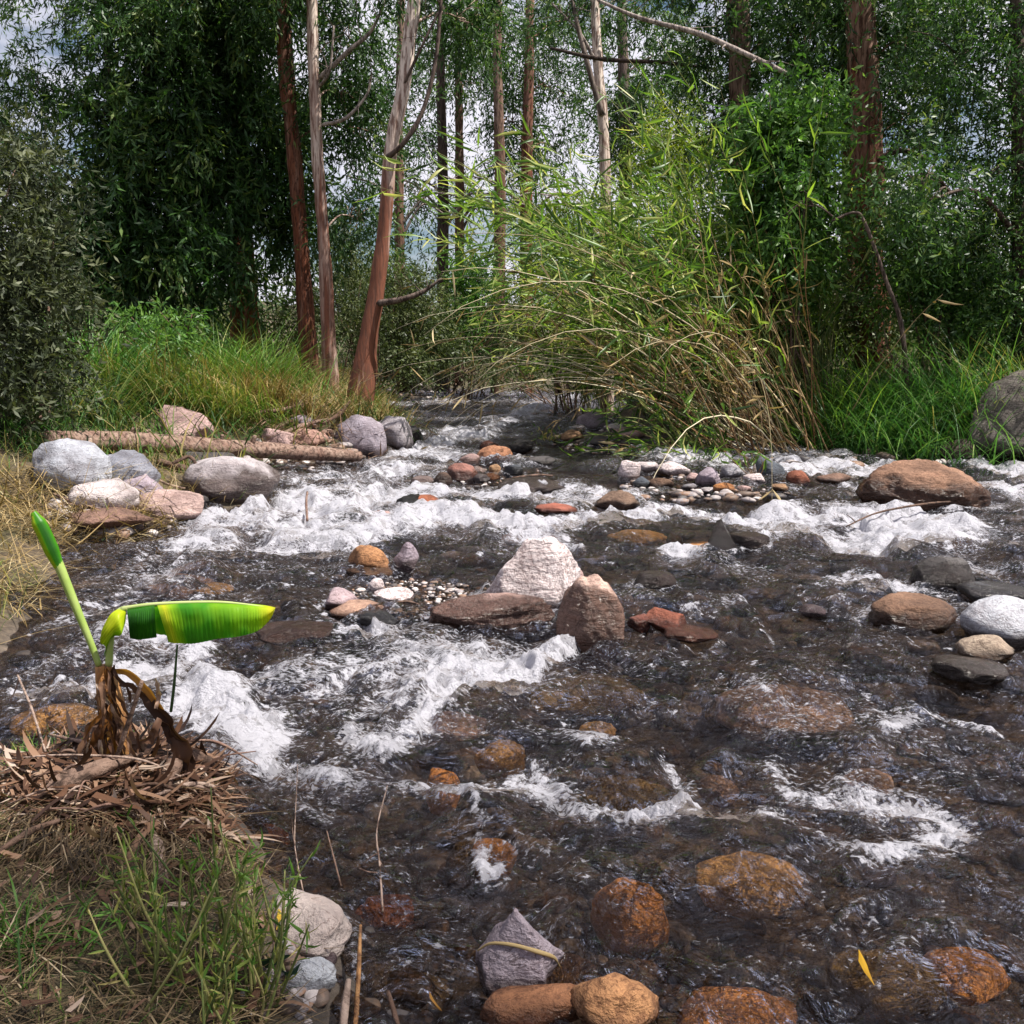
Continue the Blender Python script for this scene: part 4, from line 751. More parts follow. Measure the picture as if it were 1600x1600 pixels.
bush('olive_bush', (590, 585, 31), [(560, 460, 40, 45, 31, 90), (610, 430, 40, 36, 31, 80), (660, 480, 40, 40, 31, 90), (590, 520, 50, 36, 31, 90), (680, 545, 50, 26, 31, 80), (640, 560, 40, 20, 30, 50)], LF_OLIVE, 'brownish green bush filling the gap right behind the leaning tree', 95, group=BU, leaf=.13, wid=.042, k=9, twig=.6, down=.1, spread=.9)
bush('green_bush', (880, 590, 30), [(850, 540, 60, 30, 29, 80), (930, 570, 50, 26, 27, 60), (780, 580, 40, 16, 31, 40)], LF_OLIVE, 'low dark bush over the shaded far waterline', 92, group=BU, leaf=.10, wid=.035, k=8, twig=.5)
bush('green_bush', (200, 560, 29), [(120, 470, 60, 50, 29, 100), (200, 500, 60, 40, 29, 90), (290, 500, 60, 45, 29, 100), (60, 510, 60, 50, 28, 80), (430, 515, 36, 36, 29, 60), (350, 520, 36, 30, 29, 50), (480, 470, 30, 40, 29, 50)], LF_OLIVE, 'shadowy thicket behind the long grass under the leafiest tree', 93, group=BU, leaf=.15, wid=.05, k=9, down=.3)
bush('olive_bush', (1500, 580, 24), [(1420, 420, 70, 70, 24, 110), (1520, 400, 70, 90, 24, 120), (1590, 500, 60, 70, 23, 90), (1460, 520, 60, 40, 23, 70), (1380, 330, 50, 50, 24, 60)], LF_OLIVE, 'shadowy thicket behind the bright grass under the shade tree', 94, group=BU, leaf=.14, wid=.045, k=9, down=.3)
# --- the wood beyond: a mass
rng = R(44); fm = MB(); n = 900
X = rng.uniform(-48, 48, n); Y = rng.uniform(46, 85, n); Z = ground_z(X, Y) + rng.random(n) ** 1.5 * np.where(np.abs(X + 3) < 9, 4.4, 8)
def massclump(P, s, k): 
    org = np.repeat(P, 6, 0) + rng.normal(0, s * .4, (len(P) * 6, 3)); d = unit(rng.normal(size=org.shape)); sprays(fm, org, d, s, k, .42, .13, .4, rng, .4, .7, np.clip(rng.normal(.45, .22, len(org)), 0, 1))
massclump(np.stack([X, Y, Z], -1), 1.2, 7)
tag(fm.build('forest', LF_DARK), 'wooded slope beyond the river bend', kind='stuff')
# ---------------------------------------------------------------- reeds, long grass, straw
GR_GREEN = mat_leaf('green_grass', [(0, (.012, .045, .012)), (.5, (.055, .165, .034)), (.85, (.15, .28, .065)), (1, (.36, .43, .20))], .35, .45, .35)
GR_DRY = mat_leaf('dry_grass', [(0, (.04, .028, .012)), (.35, (.17, .115, .045)), (.7, (.38, .27, .12)), (1, (.55, .45, .27))], .25, .6, .25, .9)
GR_MIX = mat_leaf('bank_grass', [(0, (.025, .07, .012)), (.35, (.09, .20, .028)), (.6, (.24, .26, .06)), (1, (.50, .37, .17))], .32, .5, .3, 1.1)
GR_NEAR = mat_leaf('near_straw', [(0, (.025, .017, .010)), (.35, (.09, .060, .032)), (.7, (.22, .155, .085)), (1, (.42, .33, .22))], .2, .6, .25, .9)  # darker copy of the dry grass, near bank shade put into its colours
GR_BANK = mat_leaf('shaded_bank_grass', [(0, (.012, .035, .008)), (.4, (.045, .115, .018)), (.7, (.15, .17, .04)), (1, (.38, .29, .13))], .3, .5, .3, 1.1)
STEM_G = mat_plain('reed_stem', [(0, (.07, .10, .03)), (.5, (.17, .20, .06)), (1, (.36, .32, .13))], .5, 30)
STEM_P = mat_plain('pale_reed_stem', [(0, (.24, .19, .10)), (.5, (.42, .35, .22)), (1, (.60, .53, .38))], .5, 30)
STEM_D = mat_plain('dead_reed_stem', [(0, (.10, .045, .02)), (.5, (.24, .13, .055)), (1, (.42, .30, .17))], .6, 30)
def reeds(px0, px1, py, Y0, Y1, n, az, azs, lean, bend, length, label, seed, leafk=16, leaf=.5, wid=.042, stem=STEM_G, lmat=LF_CANE, thick=.011, name='reed_clump', tint=.5, start=.25):
    rng = R(seed); sm, lm = MB(), MB()
    th = None
    for k in range(n):
        Y = rng.uniform(Y0, Y1); f = at(rng.uniform(px0, px1), py, Y); f[2] = ground_z(f[:1], f[1:2])[0] - .05
        if th is None: m0 = at((px0 + px1) / 2, py, (Y0 + Y1) / 2); m0[2] = ground_z(m0[:1], m0[1:2])[0]; th = thing(name, m0, label, 'reeds', 'clumps of giant reed')
        a = rng.normal(az, azs); l = rng.uniform(*lean); b = rng.uniform(*bend); L = rng.uniform(*length); m = 12
        h = np.array([math.cos(a), math.sin(a), 0]); P = [f]
        for q in range(m):
            g = l + b * ((q + .5) / m) ** 1.6; P.append(P[-1] + (h * math.sin(g) + np.array([0, 0, math.cos(g)])) * L / m)
        P = np.array(P); P[1:] += np.cumsum(rng.normal(0, .015, (m, 3)), 0)
        r = thick * rng.uniform(.6, 1.2)
        V, Q, T = tube(P, [r, r * .9, r * .6, r * .25], 13, 4); sm.add(V, Q, T, rng.random())
        if leafk:
            kk = int(leafk * rng.uniform(.6, 1.2)); u = rng.uniform(start, 1.0, kk); j = np.minimum((u * m).astype(int), m - 1); fr = (u * m - j)[:, None]
            B = P[j] * (1 - fr) + P[j + 1] * fr; t = unit(P[j + 1] - P[j]); d = unit(t * .7 + rng.normal(0, .5, (kk, 3)) + [0, 0, -.22])
            leaves(lm, B, d, leaf * rng.uniform(.55, 1.25, kk), wid * rng.uniform(.7, 1.2, kk), rng, .32, np.clip(rng.normal(tint, .28, kk), 0, 1), detail=True)
    sm.build('stems', stem, th); 
    if lm.n: lm.build('leaves', lmat, th)
    return th
reeds(1090, 1310, 655, 16.2, 18.8, 100, PI, .5, (.25, .8), (.35, 1.0), (4.4, 7.0), 'tall arching reeds leaning far out over the water with feathery tips', 301, leafk=28, leaf=.6, wid=.042, tint=.5, start=.3)
reeds(1040, 1300, 640, 18.5, 21, 110, PI * .9, 1.0, (.05, .5), (.3, 1.1), (2.6, 4.8), 'dense thicket of olive reeds behind the arching ones', 302, leafk=26, leaf=.5, tint=.4)
reeds(1000, 1090, 640, 19.2, 22.5, 44, PI * 1.0, .3, (.45, .95), (.5, 1.3), (2.6, 5.0), 'low reeds drooping to the water with hanging yellow leaves', 303, leafk=26, leaf=.40, tint=.72)
reeds(1120, 1320, 668, 15.6, 17, 70, PI * .95, .6, (.1, 1.05), (.0, .5), (2.0, 4.4), 'dead brown reed canes fanning up from the dark waterline', 304, leafk=6, leaf=.35, stem=STEM_D, lmat=GR_DRY, thick=.012, name='dead_reed_clump', start=.5)
reeds(880, 1000, 600, 25, 28, 50, PI, .8, (.1, .6), (.3, .9), (2.0, 3.4), 'farther reeds in sunshine at the bend below the lime bush', 305, leafk=22, leaf=.45, tint=.55)
reeds(1060, 1160, 668, 15.4, 16.4, 34, PI * 1.1, .8, (.3, 1.1), (.5, 1.2), (1.2, 2.4), 'small blue green reeds sprouting at the dark water edge', 306, leafk=16, leaf=.34, tint=.35)
reeds(1180, 1300, 640, 18, 19.5, 60, PI * .5, 1.5, (.0, .3), (.1, .8), (3.2, 5.0), 'upright reeds with pale flag leaves beside the leafy shrub', 307, leafk=20, leaf=.5, tint=.5)
reeds(1090, 1300, 672, 15.4, 16.2, 50, PI, .5, (1.15, 1.6), (.0, .35), (1.0, 2.4), 'tangle of fallen bleached canes trailing in the water', 308, leafk=4, leaf=.3, stem=STEM_D, lmat=GR_DRY, name='fallen_canes', thick=.009)

reeds(1120, 1300, 660, 15.8, 17.2, 34, PI, .45, (.5, 1.0), (1.0, 1.9), (4.5, 8.0), 'long bare pale canes arching low across the front of the reeds', 309, leafk=7, leaf=.4, wid=.03, stem=STEM_P, lmat=GR_DRY, name='arching_canes', thick=.011, start=.6)
reeds(1040, 1260, 648, 17, 19.5, 26, PI, .9, (.2, .8), (.4, 1.2), (2.5, 4.6), 'dry straw coloured reeds hanging through the middle of the thicket', 310, leafk=20, leaf=.45, wid=.03, stem=STEM_D, lmat=GR_DRY, tint=.5)
reeds(1160, 1270, 650, 16.5, 17.6, 9, PI, .12, (.55, .8), (.35, .65), (6.6, 8.2), 'longest reeds with feathery lime tips reaching toward the far trees', 311, leafk=34, leaf=.6, wid=.045, tint=.7, start=.45)
def tussock(px, py, n, hgt, spread, mat, label, seed, name='grass_clump', lean=(.05, .55), bend=(.6, 2.2), wid=.022, az=None, segs=5, Yo=None, tint=(.5, .22), group='clumps of long grass'):
    rng = R(seed); f = hit(px, py) if Yo is None else at(px, py, Yo); f[2] = ground_z(f[:1], f[1:2])[0]
    th = thing(name, f, label, 'grass clump', group); mb = MB()
    x = f[0] + rng.normal(0, spread, n); y = f[1] + rng.normal(0, spread * .8, n); B = on_ground(x, y); B[:, 2] -= .03
    blades(mb, B, hgt * rng.uniform(.45, 1.15, n), rng.uniform(0, 6.28, n) if az is None else rng.normal(az, .9, n), rng.uniform(*lean, n), rng.uniform(*bend, n), wid * rng.uniform(.6, 1.3, n), segs, rng, np.clip(rng.normal(*tint, n), 0, 1))
    mb.build('blades', mat, th); return th
tussock(1360, 690, 900, 1.7, .45, GR_GREEN, 'bright green long grass mound next to the reed canes', 321)
tussock(1440, 690, 1000, 1.9, .55, GR_GREEN, 'tallest bright green grass mound round the bent sapling', 322)
tussock(1520, 698, 700, 1.6, .5, GR_GREEN, 'dimmer green grass mound towards the huge bank boulder', 323)
tussock(1310, 670, 350, 2.0, .4, LF_CANE, 'pale bladed grass clump arching between reeds and bright grass', 324, wid=.024)
tussock(1580, 650, 400, 1.6, .5, GR_MIX, 'olive grass clump in shade above the huge boulder', 325)
tussock(150, 620, 260, 1.6, .28, GR_GREEN, 'wide bladed dark green clump above the fallen trunk', 326, wid=.045, lean=(.1, .7), bend=(.3, 1.3))
tussock(400, 620, 900, 1.75, .45, GR_MIX, 'lush yellow green long grass below the red trunks', 327, tint=(.34, .15))
tussock(330, 590, 700, 1.9, .5, GR_GREEN, 'green long grass behind the wedge shaped rock', 328)
tussock(450, 600, 600, 1.5, .5, GR_DRY, 'dry tan grass clump below the slim streaked trunk', 329)
tussock(520, 605, 700, 1.2, .5, GR_DRY, 'dry golden grass at the foot of the leaning tree', 330)
tussock(250, 640, 700, 1.5, .55, GR_BANK, 'olive arching grass directly behind the fallen trunk', 331, az=PI * 1.4, tint=(.5, .2))
tussock(590, 625, 260, .9, .28, GR_MIX, 'small grass clump right at the leaning tree foot by the water', 332)
tussock(60, 690, 600, .75, .35, GR_GREEN, 'short bright green grass at the thick end of the fallen trunk', 333, wid=.011)
tussock(120, 660, 500, 1.3, .45, GR_BANK, 'olive and straw coloured grass above the thick log end', 334)
tussock(430, 645, 420, 1.1, .32, GR_DRY, 'golden grass hanging over the driftwood root', 335, az=-PI * .4)
tussock(360, 655, 420, 1.2, .35, GR_MIX, 'mixed grass drooping over the middle of the fallen trunk', 336, az=-PI * .45)
# the rest of the grass and straw as masses
def sward(name, x0, x1, y0, y1, n, hgt, mat, label, seed, wid=.01, lean=(.05, .9), bend=(.3, 1.6), segs=4, sdmin=.03, sdmax=99, tint=(.5, .25), lift=-.02, grow=None):
    rng = R(seed); x = rng.uniform(x0, x1, n); y = np.sqrt(rng.uniform(y0 * y0, y1 * y1, n)) if y0 > 0 else rng.uniform(y0, y1, n)
    s = sdist(x, y); k = (s > sdmin) & (s < sdmax); x, y, s = x[k], y[k], s[k]
    pn = fbm(xyz(x * 1.1, y * 1.1), 3, seed); k = pn > rng.uniform(-.55, .25, len(x)); x, y, pn = x[k], y[k], pn[k]; n = len(x)
    B = on_ground(x, y); B[:, 2] += lift; mb = MB()
    blades(mb, B, hgt * rng.uniform(.3, 1.2, n), rng.uniform(0, 6.28, n), rng.uniform(*lean, n), rng.uniform(*bend, n), wid * rng.uniform(.6, 1.4, n), segs, rng, np.clip(rng.normal(*tint, n) + .3 * pn, 0, 1))
    return tag(mb.build(name, mat), label, None, None, 'stuff')
sward('bank_grass', -13, -1, 11, 27, 24000, 1.0, GR_BANK, 'long mixed grass over the far side of the bank', 341, .020, bend=(.8, 2.3), tint=(.42, .3))
sward('undergrowth', -16, 20, 26, 46, 16000, 1.1, GR_BANK, 'grass and undergrowth beneath the wood', 342, .035, tint=(.3, .2))
sward('undergrowth', 1.5, 14, 13.5, 27, 17000, .9, GR_BANK, 'grass and undergrowth among the reeds', 343, .018, tint=(.35, .22), sdmin=.25)
sward('straw', -9, -1.7, 4.9, 11.5, 15000, .5, GR_DRY, 'dry straw covering the grassy bank', 344, .007, lean=(.2, 1.5), bend=(.1, 1.2), tint=(.62, .2))
sward('bank_grass', -9, -1.7, 4.9, 11.5, 6500, .42, GR_MIX, 'short grass growing through the straw of the bank', 345, .007)
sward('straw', -6, -1.8, 5, 10, 8000, .5, GR_DRY, 'flattened straw hanging over the water edge', 346, .007, lean=(1.1, 1.9), bend=(.0, .5), sdmax=.6, sdmin=-.03, lift=.05)
sward('straw', 2.0, 10, 14, 17.5, 5200, .9, GR_DRY, 'dead reed litter hanging along the shaded waterline', 347, .010, lean=(.9, 1.9), bend=(0, .6), sdmin=-.15, sdmax=.5, lift=.1, tint=(.3, .22))
sward('straw', -5.5, -1.5, 16, 24, 6000, 1.0, GR_DRY, 'golden dry grass round the feet of the trees', 348, .018, bend=(.8, 2.2), tint=(.5, .25))
tussock(385, 575, 60, 2.6, .5, LF_CANE, 'tall arching pale grass blades before the red trunks', 337, wid=.03, tint=(.75, .2), lean=(.0, .6), bend=(1.0, 2.4), segs=7)
tussock(300, 640, 120, 1.6, .6, GR_DRY, 'long dry blades bent over the fallen trunk', 338, wid=.022, az=-PI * .45, bend=(1.0, 2.4), segs=7)
# ---------------------------------------------------------------- the fallen trunk and driftwood
WOOD = mat_bark('weathered_wood', (.17, .098, .075), (.32, .24, .195), (.05, .028, .022), 1.0, .8, .5)
WOOD_D = mat_bark('dark_driftwood', (.09, .05, .034), (.20, .135, .105), (.028, .017, .012), 1.0, .8, .6)
DEADLEAF = mat_leaf('dead_leaves', [(0, (.035, .016, .010)), (.4, (.12, .058, .032)), (.75, (.26, .155, .10)), (1, (.46, .36, .29))], .2, .6, .3, .9)
a = hit(82, 720); b = plane_hit(560, 724); aY, bY = 10.5, b[1] + .05
pts = [at(76, 690, aY), at(200, 691, aY + (bY - aY) * .25), at(300, 697, aY + (bY - aY) * .46), at(400, 703, aY + (bY - aY) * .67), at(480, 708, aY + (bY - aY) * .84), at(562, 713, bY)]
s_ = 13.5 / F
th = thing('fallen_log', pts[0] - [0, 0, .15], 'long bare fallen trunk lying from the straw bank out to the water', 'log')
mb = MB(); mb.add(*tube(pts, [.12, .125, .122, .12, .112, .105, .075], 70, 18, .10, 1.6, 3, flute=.035), tint=.35); mb.build('trunk', WOOD, th)
for q, (px, py, dx, dy, r0) in enumerate([(205, 679, 6, -10, 5), (232, 680, -2, -9, 6), (392, 690, 7, -9, 4), (345, 686, 3, -7, 3), (455, 702, 8, -6, 3)]):
    Y = aY + (bY - aY) * (px - 76) / 486; p = at(px, py + 8, Y); e = at(px + dx, py + dy, Y - .02); sb = MB()
    sb.add(*tube([p, (p + e) / 2, e], [r0 * s_ * 1.5, r0 * s_, r0 * s_ * .7], 8, 8, .3, 20, q), tint=.4); sb.build('knot', WOOD, th)
def stick(name, pts, wd, mat, label, seed, cat='driftwood', group='sticks and driftwood', sides=7, bump=.2, freq=18, tint=None, n=22, flute=0, twigs=()):
    """pts: (px, py, lift above ground or None, Y or None)"""
    P = []
    for p in pts:
        if len(p) == 4: P.append(at(p[0], p[1], p[3]))
        else: h = hit(p[0], p[1]); P.append(h + [0, 0, p[2]])
    P = np.array(P); s = P[:, 1].mean() / F; rng = R(seed)
    mb = MB(); mb.add(*tube(P, [max(w * s / 2, .0012) for w in wd], n, sides, bump, freq, seed, flute=flute), tint=rng.random() if tint is None else tint)
    S = spline(P, 30)
    for (t, dx, dy, w) in twigs:
        q = S[int(t * 29)]; e = q + np.array([dx, rng.normal(0, 8), -dy]) * s; mb.add(*tube([q, (q + e) / 2 + rng.normal(0, 2, 3) * s, e], [w * s / 2, w * s * .2], 8, 5, .2, 18, seed), tint=.4)
    o = mb.build(name, mat, origin=P[0]); return tag(o, label, cat, group)
# roots and sticks along the far bank
stick('driftwood', [(440, 648, .1), (478, 642, .12), (505, 628, .14), (535, 622, .16)], [14, 16, 12, 7], WOOD, 'pale driftwood root hooked out of the grass above the boulders', 401, flute=.08)
stick('driftwood', [(452, 690, .08), (490, 688, .1), (518, 684, .1)], [10, 12, 8], WOOD, 'flat pale driftwood beside the lilac grey boulder', 402)
stick('stick', [(248, 728, .05), (280, 738, .06), (306, 742, .05)], [10, 12, 9], WOOD_D, 'reddish driftwood piece under the fallen trunk', 403)
stick('stick', [(272, 760, .25), (300, 757, .3), (315, 772, .2), (335, 785, .1)], [5, 6, 5, 3], WOOD_D, 'bent dark stick lying against the large smooth boulder', 404)
stick('stick', [(143, 762, .0), (142, 740, .18), (144, 726, .3)], [8, 9, 7], WOOD, 'short upright wooden stub between the bank rocks', 405)
stick('stick', [(245, 683, .4), (262, 700, .25), (288, 726, .05)], [4, 4, 3], WOOD_D, 'thin dark branch resting across the fallen trunk', 406)
stick('stick', [(480, 813, 0.0), (479, 800, .1), (481, 792, .16)], [4, 4, 4], WOOD, 'lone upright stub sticking out of the foam', 407)
stick('stick', [(800, 749, .02), (840, 747, .04), (868, 746, .02)], [3, 4, 2], WOOD_D, 'dark stick lying in the shallows behind the rapids', 408)
stick('branch', [(1322, 826, .02), (1370, 817, .1), (1440, 806, .12), (1490, 798, .1)], [2, 3, 4, 3], WOOD_D, 'long thin branch caught in the white water before the very large boulder', 409, twigs=[(.12, -16, -12, 2)])
stick('stick', [(610, 945, .01), (640, 945, .02), (668, 953, .01)], [3, 4, 2], WOOD_D, 'brown twig on the gravel patch near the white boulder', 410)
for q, a_ in enumerate([[(100, 800), (150, 805), (215, 795)], [(85, 785), (120, 800), (170, 812)], [(115, 845), (160, 838), (200, 822)], [(230, 752), (262, 768), (290, 775)], [(60, 800), (130, 828), (190, 836)]]):
    stick('stick', [(*p, .08) for p in a_], [4, 4, 3], WOOD if q % 2 else WOOD_D, ['bleached stick across the straw above the wet brown rock', 'dark stick under the flat pale rock', 'pale stick bending along the water edge straw', 'thin stick behind the small lilac rock', 'bleached stick along the brown wet rock top'][q], 420 + q)

for q, a_ in enumerate([[(418, 690), (450, 672), (490, 660)], [(430, 700), (470, 682), (520, 668)], [(500, 655), (530, 640), (560, 632)], [(405, 668), (440, 664), (470, 655)], [(505, 690), (530, 674), (548, 650)]]):
    stick('driftwood', [(*p, .12 + .04 * q) for p in a_], [4, 7, 3], WOOD if q % 2 else WOOD_D, ['dark crooked root reaching from the bank grass to the boulders', 'long pale root lying over the flat reddish pink rock', 'dark root below the foot of the leaning tree', 'pale root end poking out of the golden grass', 'dark root bent over the lilac grey boulder'][q], 450 + q, flute=.1)
# ---------------------------------------------------------------- banana plant on its mound of flood debris
BY = 3.3                                        # its distance
def bp_(px, py, dy=0.0): return at(px, py, BY + dy)
BLADE = mat_plain('banana_leaf', [(0, (.012, .09, .008)), (.3, (.06, .30, .008)), (.6, (.30, .56, .010)), (1, (.66, .66, .02))], .42, 3, .45, .1, .5)
PALEG = mat_plain('banana_stalk', [(0, (.10, .20, .03)), (.5, (.26, .36, .08)), (1, (.42, .46, .20))], .45, 14, .4, .15)
SHEATH = mat_bark('dry_sheath', (.30, .13, .035), (.42, .26, .13), (.07, .032, .018), .35, .6, .6)
foot = hit(205, 1250)
th = thing('banana_plant', [bp_(185, 1260)[0], BY, foot[2]], 'young banana plant with one folded bright leaf and a rolled spear', 'banana plant')
mb = MB(); mb.add(*tube([bp_(185, 1285), bp_(182, 1200), bp_(178, 1130), bp_(168, 1080), bp_(160, 1040)], [.05, .046, .042, .042, .036, .026], 40, 16, .3, 9, 7, flute=.09), tint=.35)
mb.build('pseudostem', SHEATH, th)
mb = MB(); mb.add(*tube([bp_(155, 1040), bp_(140, 1000), bp_(120, 952), bp_(95, 890), bp_(84, 868)], [.011, .012, .014, .0165, .019], 24, 12, .06, 8, 1), tint=.55); mb.build('stalk', PALEG, th)
# rolled spear: a leaf wound round itself
n, k = 26, 26; C_ = spline([bp_(93, 886), bp_(78, 852), bp_(66, 826), bp_(54, 804)], n); ax = unit(C_[-1] - C_[0]); sx = unit(np.cross(ax, [0, 1, .2])); sy = np.cross(ax, sx); V = []
for i in range(n):
    t = i / (n - 1); r0 = np.interp(t, [0, .25, .8, 1], [.017, .026, .025, .012])
    for j in range(k): u = j / (k - 1); g = u * 3.3 * PI + .6; r = r0 * (1 - .28 * u) ; V.append(C_[i] + (sx * math.cos(g) + sy * math.sin(g)) * r + ax * .012 * u)
i = (np.arange(n - 1)[:, None] * k + np.arange(k - 1)[None]).ravel()
mb = MB(); mb.add(np.array(V), np.stack([i, i + 1, i + k + 1, i + k], -1), None, (np.where(np.arange(k) < 3, .75, .22 + .16 * np.sin(np.linspace(0, 30, k)))[None] + .25 * np.linspace(0, 1, n)[:, None] ** 3).clip(0, 1).ravel()); mb.build('rolled_leaf', BLADE, th)
# petiole and its curled base
mb = MB(); mb.add(*tube([bp_(170, 1040), bp_(172, 1005), bp_(176, 975), bp_(186, 955), bp_(200, 950)], [.013, .013, .012, .010, .008], 24, 10, .05, 8, 2), tint=.7); mb.build('stalk', PALEG, th)
def sheet(rows, tints, mat, name, parent, m=24, kk=40, ripple=.004, seed=1):
    """surface through rows of control points (each row a polyline), with fine corrugation along the veins"""
    G = np.array([spline(r, m) for r in rows]); G = np.stack([spline(G[:, q], kk) for q in range(m)], 1)
    u = np.linspace(0, 1, kk)[:, None] * np.ones(m)
    nz = fbm(G.reshape(-1, 3) * 7, 3, seed).reshape(kk, m)
    G[..., 1] += ripple * np.sin(u * kk * 2.4) * np.linspace(0, 1, m) + .022 * nz
    tn = np.array([np.interp(np.linspace(0, 1, kk), np.linspace(0, 1, len(tints)), tints)]).T + .28 * nz + .10 * np.sin(u * 60) * .3
    i = (np.arange(kk - 1)[:, None] * m + np.arange(m - 1)[None]).ravel()
    b = MB(); b.add(G.reshape(-1, 3), np.stack([i, i + 1, i + m + 1, i + m], -1), None, np.clip(tn, 0, 1).ravel()); return b.build(name, mat, parent)
mb = MB(); mb.add(*tube([bp_(190, 951), bp_(245, 944), bp_(330, 941), bp_(380, 944), bp_(429, 951)], [.008, .007, .006, .004, .002], 40, 8, .05, 8, 3), tint=.85); mb.build('midrib', PALEG, th)
def col(x0, y0, x1, y1, back=0): d = .05 if back else -.05; return [bp_(x0, y0), bp_(x0 * .8 + x1 * .2, y0 * .85 + y1 * .15, d * .7), bp_((x0 + x1) / 2, (y0 + y1) / 2, d), bp_(x1, y1, d * .75)]
sheet([col(197, 951, 202, 998), col(215, 948, 218, 1000), col(241, 944, 245, 996)], [.02, .1, .05], BLADE, 'leaf_blade', th, kk=46, ripple=.006, seed=3)
sheet([col(243, 944, 262, 1004), col(255, 943, 275, 1006), col(290, 941, 300, 1006), col(330, 941, 340, 998), col(370, 943, 375, 994), col(400, 946, 402, 986), col(420, 949, 420, 970), col(429, 951, 428, 954)], [.55, .85, .25, .35, .45, .4, .6, .9, 1.], BLADE, 'leaf_blade', th, m=30, kk=110, ripple=.003, seed=4)
sheet([col(200, 950, 204, 985, 1), col(255, 943, 260, 992, 1), col(300, 941, 304, 990, 1), col(350, 942, 352, 982, 1), col(400, 946, 402, 968, 1), col(428, 951, 427, 954, 1)], [.4, .5, .5, .6], BLADE, 'leaf_blade', th, m=20, kk=60, seed=5)
sheet([[bp_(194, 953), bp_(180, 954, -.03), bp_(168, 965, -.05), bp_(158, 985, -.05)], [bp_(196, 958, -.01), bp_(184, 965, -.06), bp_(170, 985, -.07), bp_(156, 1004, -.06)], [bp_(194, 978, -.02), bp_(190, 990, -.06), bp_(178, 990, -.03), bp_(165, 1010, -.02)], [bp_(188, 988, 0), bp_(182, 992, -.02), bp_(172, 1000, 0), bp_(164, 1024, 0)]], [.75, .8, .7, .6], BLADE, 'curled_leaf_base', th, seed=6)
# dead leaves hanging from the stem
def strip(pts, wd, mat, parent, name, seed, tint=.5, m=7, n=36, crump=.02):
    rng = R(seed); Cn = spline(pts, n); T = unit(np.gradient(Cn, axis=0)); sd = unit(np.cross(T, [.15, 1, .3])); w = np.interp(np.linspace(0, 1, n), np.linspace(0, 1, len(wd)), wd)
    u = np.linspace(-1, 1, m); V = Cn[:, None] + sd[:, None] * (u[None, :, None] * w[:, None, None] / 2) + np.cross(T, sd)[:, None] * (np.abs(u)[None, :, None] * w[:, None, None] * .25)
    nz = np.stack([fbm(V.reshape(-1, 3) * 14 + 7 * q, 3, seed + q) for q in range(3)], -1).reshape(n, m, 3); V = V + crump * nz
    i = (np.arange(n - 1)[:, None] * m + np.arange(m - 1)[None]).ravel(); b = MB()
    b.add(V.reshape(-1, 3), np.stack([i, i + 1, i + m + 1, i + m], -1), None, np.clip(tint + .35 * fbm(V.reshape(-1, 3) * 9, 3, seed) , 0, 1))
    return b.build(name, mat, parent)
OCHRE = mat_leaf('ochre_sheath', [(0, (.06, .022, .008)), (.5, (.30, .12, .018)), (1, (.58, .32, .07))], .3, .5, .35, 1)
strip([bp_(175, 1048), bp_(205, 1052, -.04), bp_(232, 1080, -.06), bp_(258, 1118, -.05), bp_(280, 1160, -.03), bp_(298, 1190)], [.02, .035, .03, .02, .014, .006], OCHRE, th, 'dead_leaf', 11, .6, crump=.006)
for q, (p, wd, tn) in enumerate([([(178, 1055), (222, 1082), (262, 1125), (285, 1168), (290, 1205)], [.01, .03, .06, .075, .03], .06), ([(250, 1120), (270, 1150), (292, 1175), (296, 1215)], [.02, .05, .05, .02], .0), ([(240, 1055), (246, 1085), (250, 1112)], [.004, .018, .012], .95), ([(250, 1130), (238, 1152), (222, 1160)], [.02, .04, .02], .35), ([(166, 1095), (172, 1140), (174, 1185), (170, 1225)], [.015, .035, .04, .02], .65)]):
    strip([bp_(x, y, -.05 - .012 * (q % 4)) for x, y in p], wd, OCHRE if q == 4 else DEADLEAF, th, 'dead_leaf', 20 + q, tn, crump=.03)
rng = R(31)
for q in range(34):                              # shreds of the old sheaths
    x0 = rng.normal(167, 9); y0 = rng.uniform(1036, 1150); a_ = rng.normal(0, 1.) ; l = rng.uniform(45, 105); x1 = x0 + a_ * l * .32; y1 = min(y0 + l, 1222)
    strip([bp_(x0, y0, -.035 - .03 * rng.random()), bp_(x0 + (x1 - x0) * .45 + rng.normal(0, 6), y0 + (y1 - y0) * .4 - 4, -.055 - .03 * rng.random()), bp_(x1, y1, -.04 - .04 * rng.random())], [.006, rng.uniform(.008, .026), rng.uniform(.006, .02), .003], DEADLEAF if q % 5 else OCHRE, th, 'dry_sheath', 70 + q, rng.choice([.05, .15, .3, .5, .85]), m=5, n=22, crump=.022)
stick('stick', [(163, 1235, None, BY - .1), (190, 1160, None, BY - .13), (222, 1064, None, BY - .15)], [8, 8, 7], WOOD_D, 'dark stick leaning against the banana stem', 430)
stick('green_stick', [(267, 1112, None, BY + .05), (272, 1070, None, BY + .04), (277, 1008, None, BY + .02)], [5, 5, 3], mat_plain('green_twig', [(0, (.03, .07, .02)), (1, (.12, .16, .07))]), 'slim green stem standing upright under the folded banana leaf', 431, bump=.05)
stick('driftwood', [(60, 1282, .07), (100, 1268, .09), (160, 1250, .11), (225, 1226, .11)], [16, 34, 30, 12], WOOD_D, 'big split piece of driftwood across the debris mound', 432, flute=.14, sides=12, n=40)
stick('driftwood', [(252, 1272, .06), (270, 1252, .11), (295, 1236, .13), (325, 1238, .11), (345, 1246, .04)], [18, 28, 28, 22, 10], WOOD_D, 'curved grey driftwood arching at the river side of the mound', 433, flute=.12, sides=12, n=40)
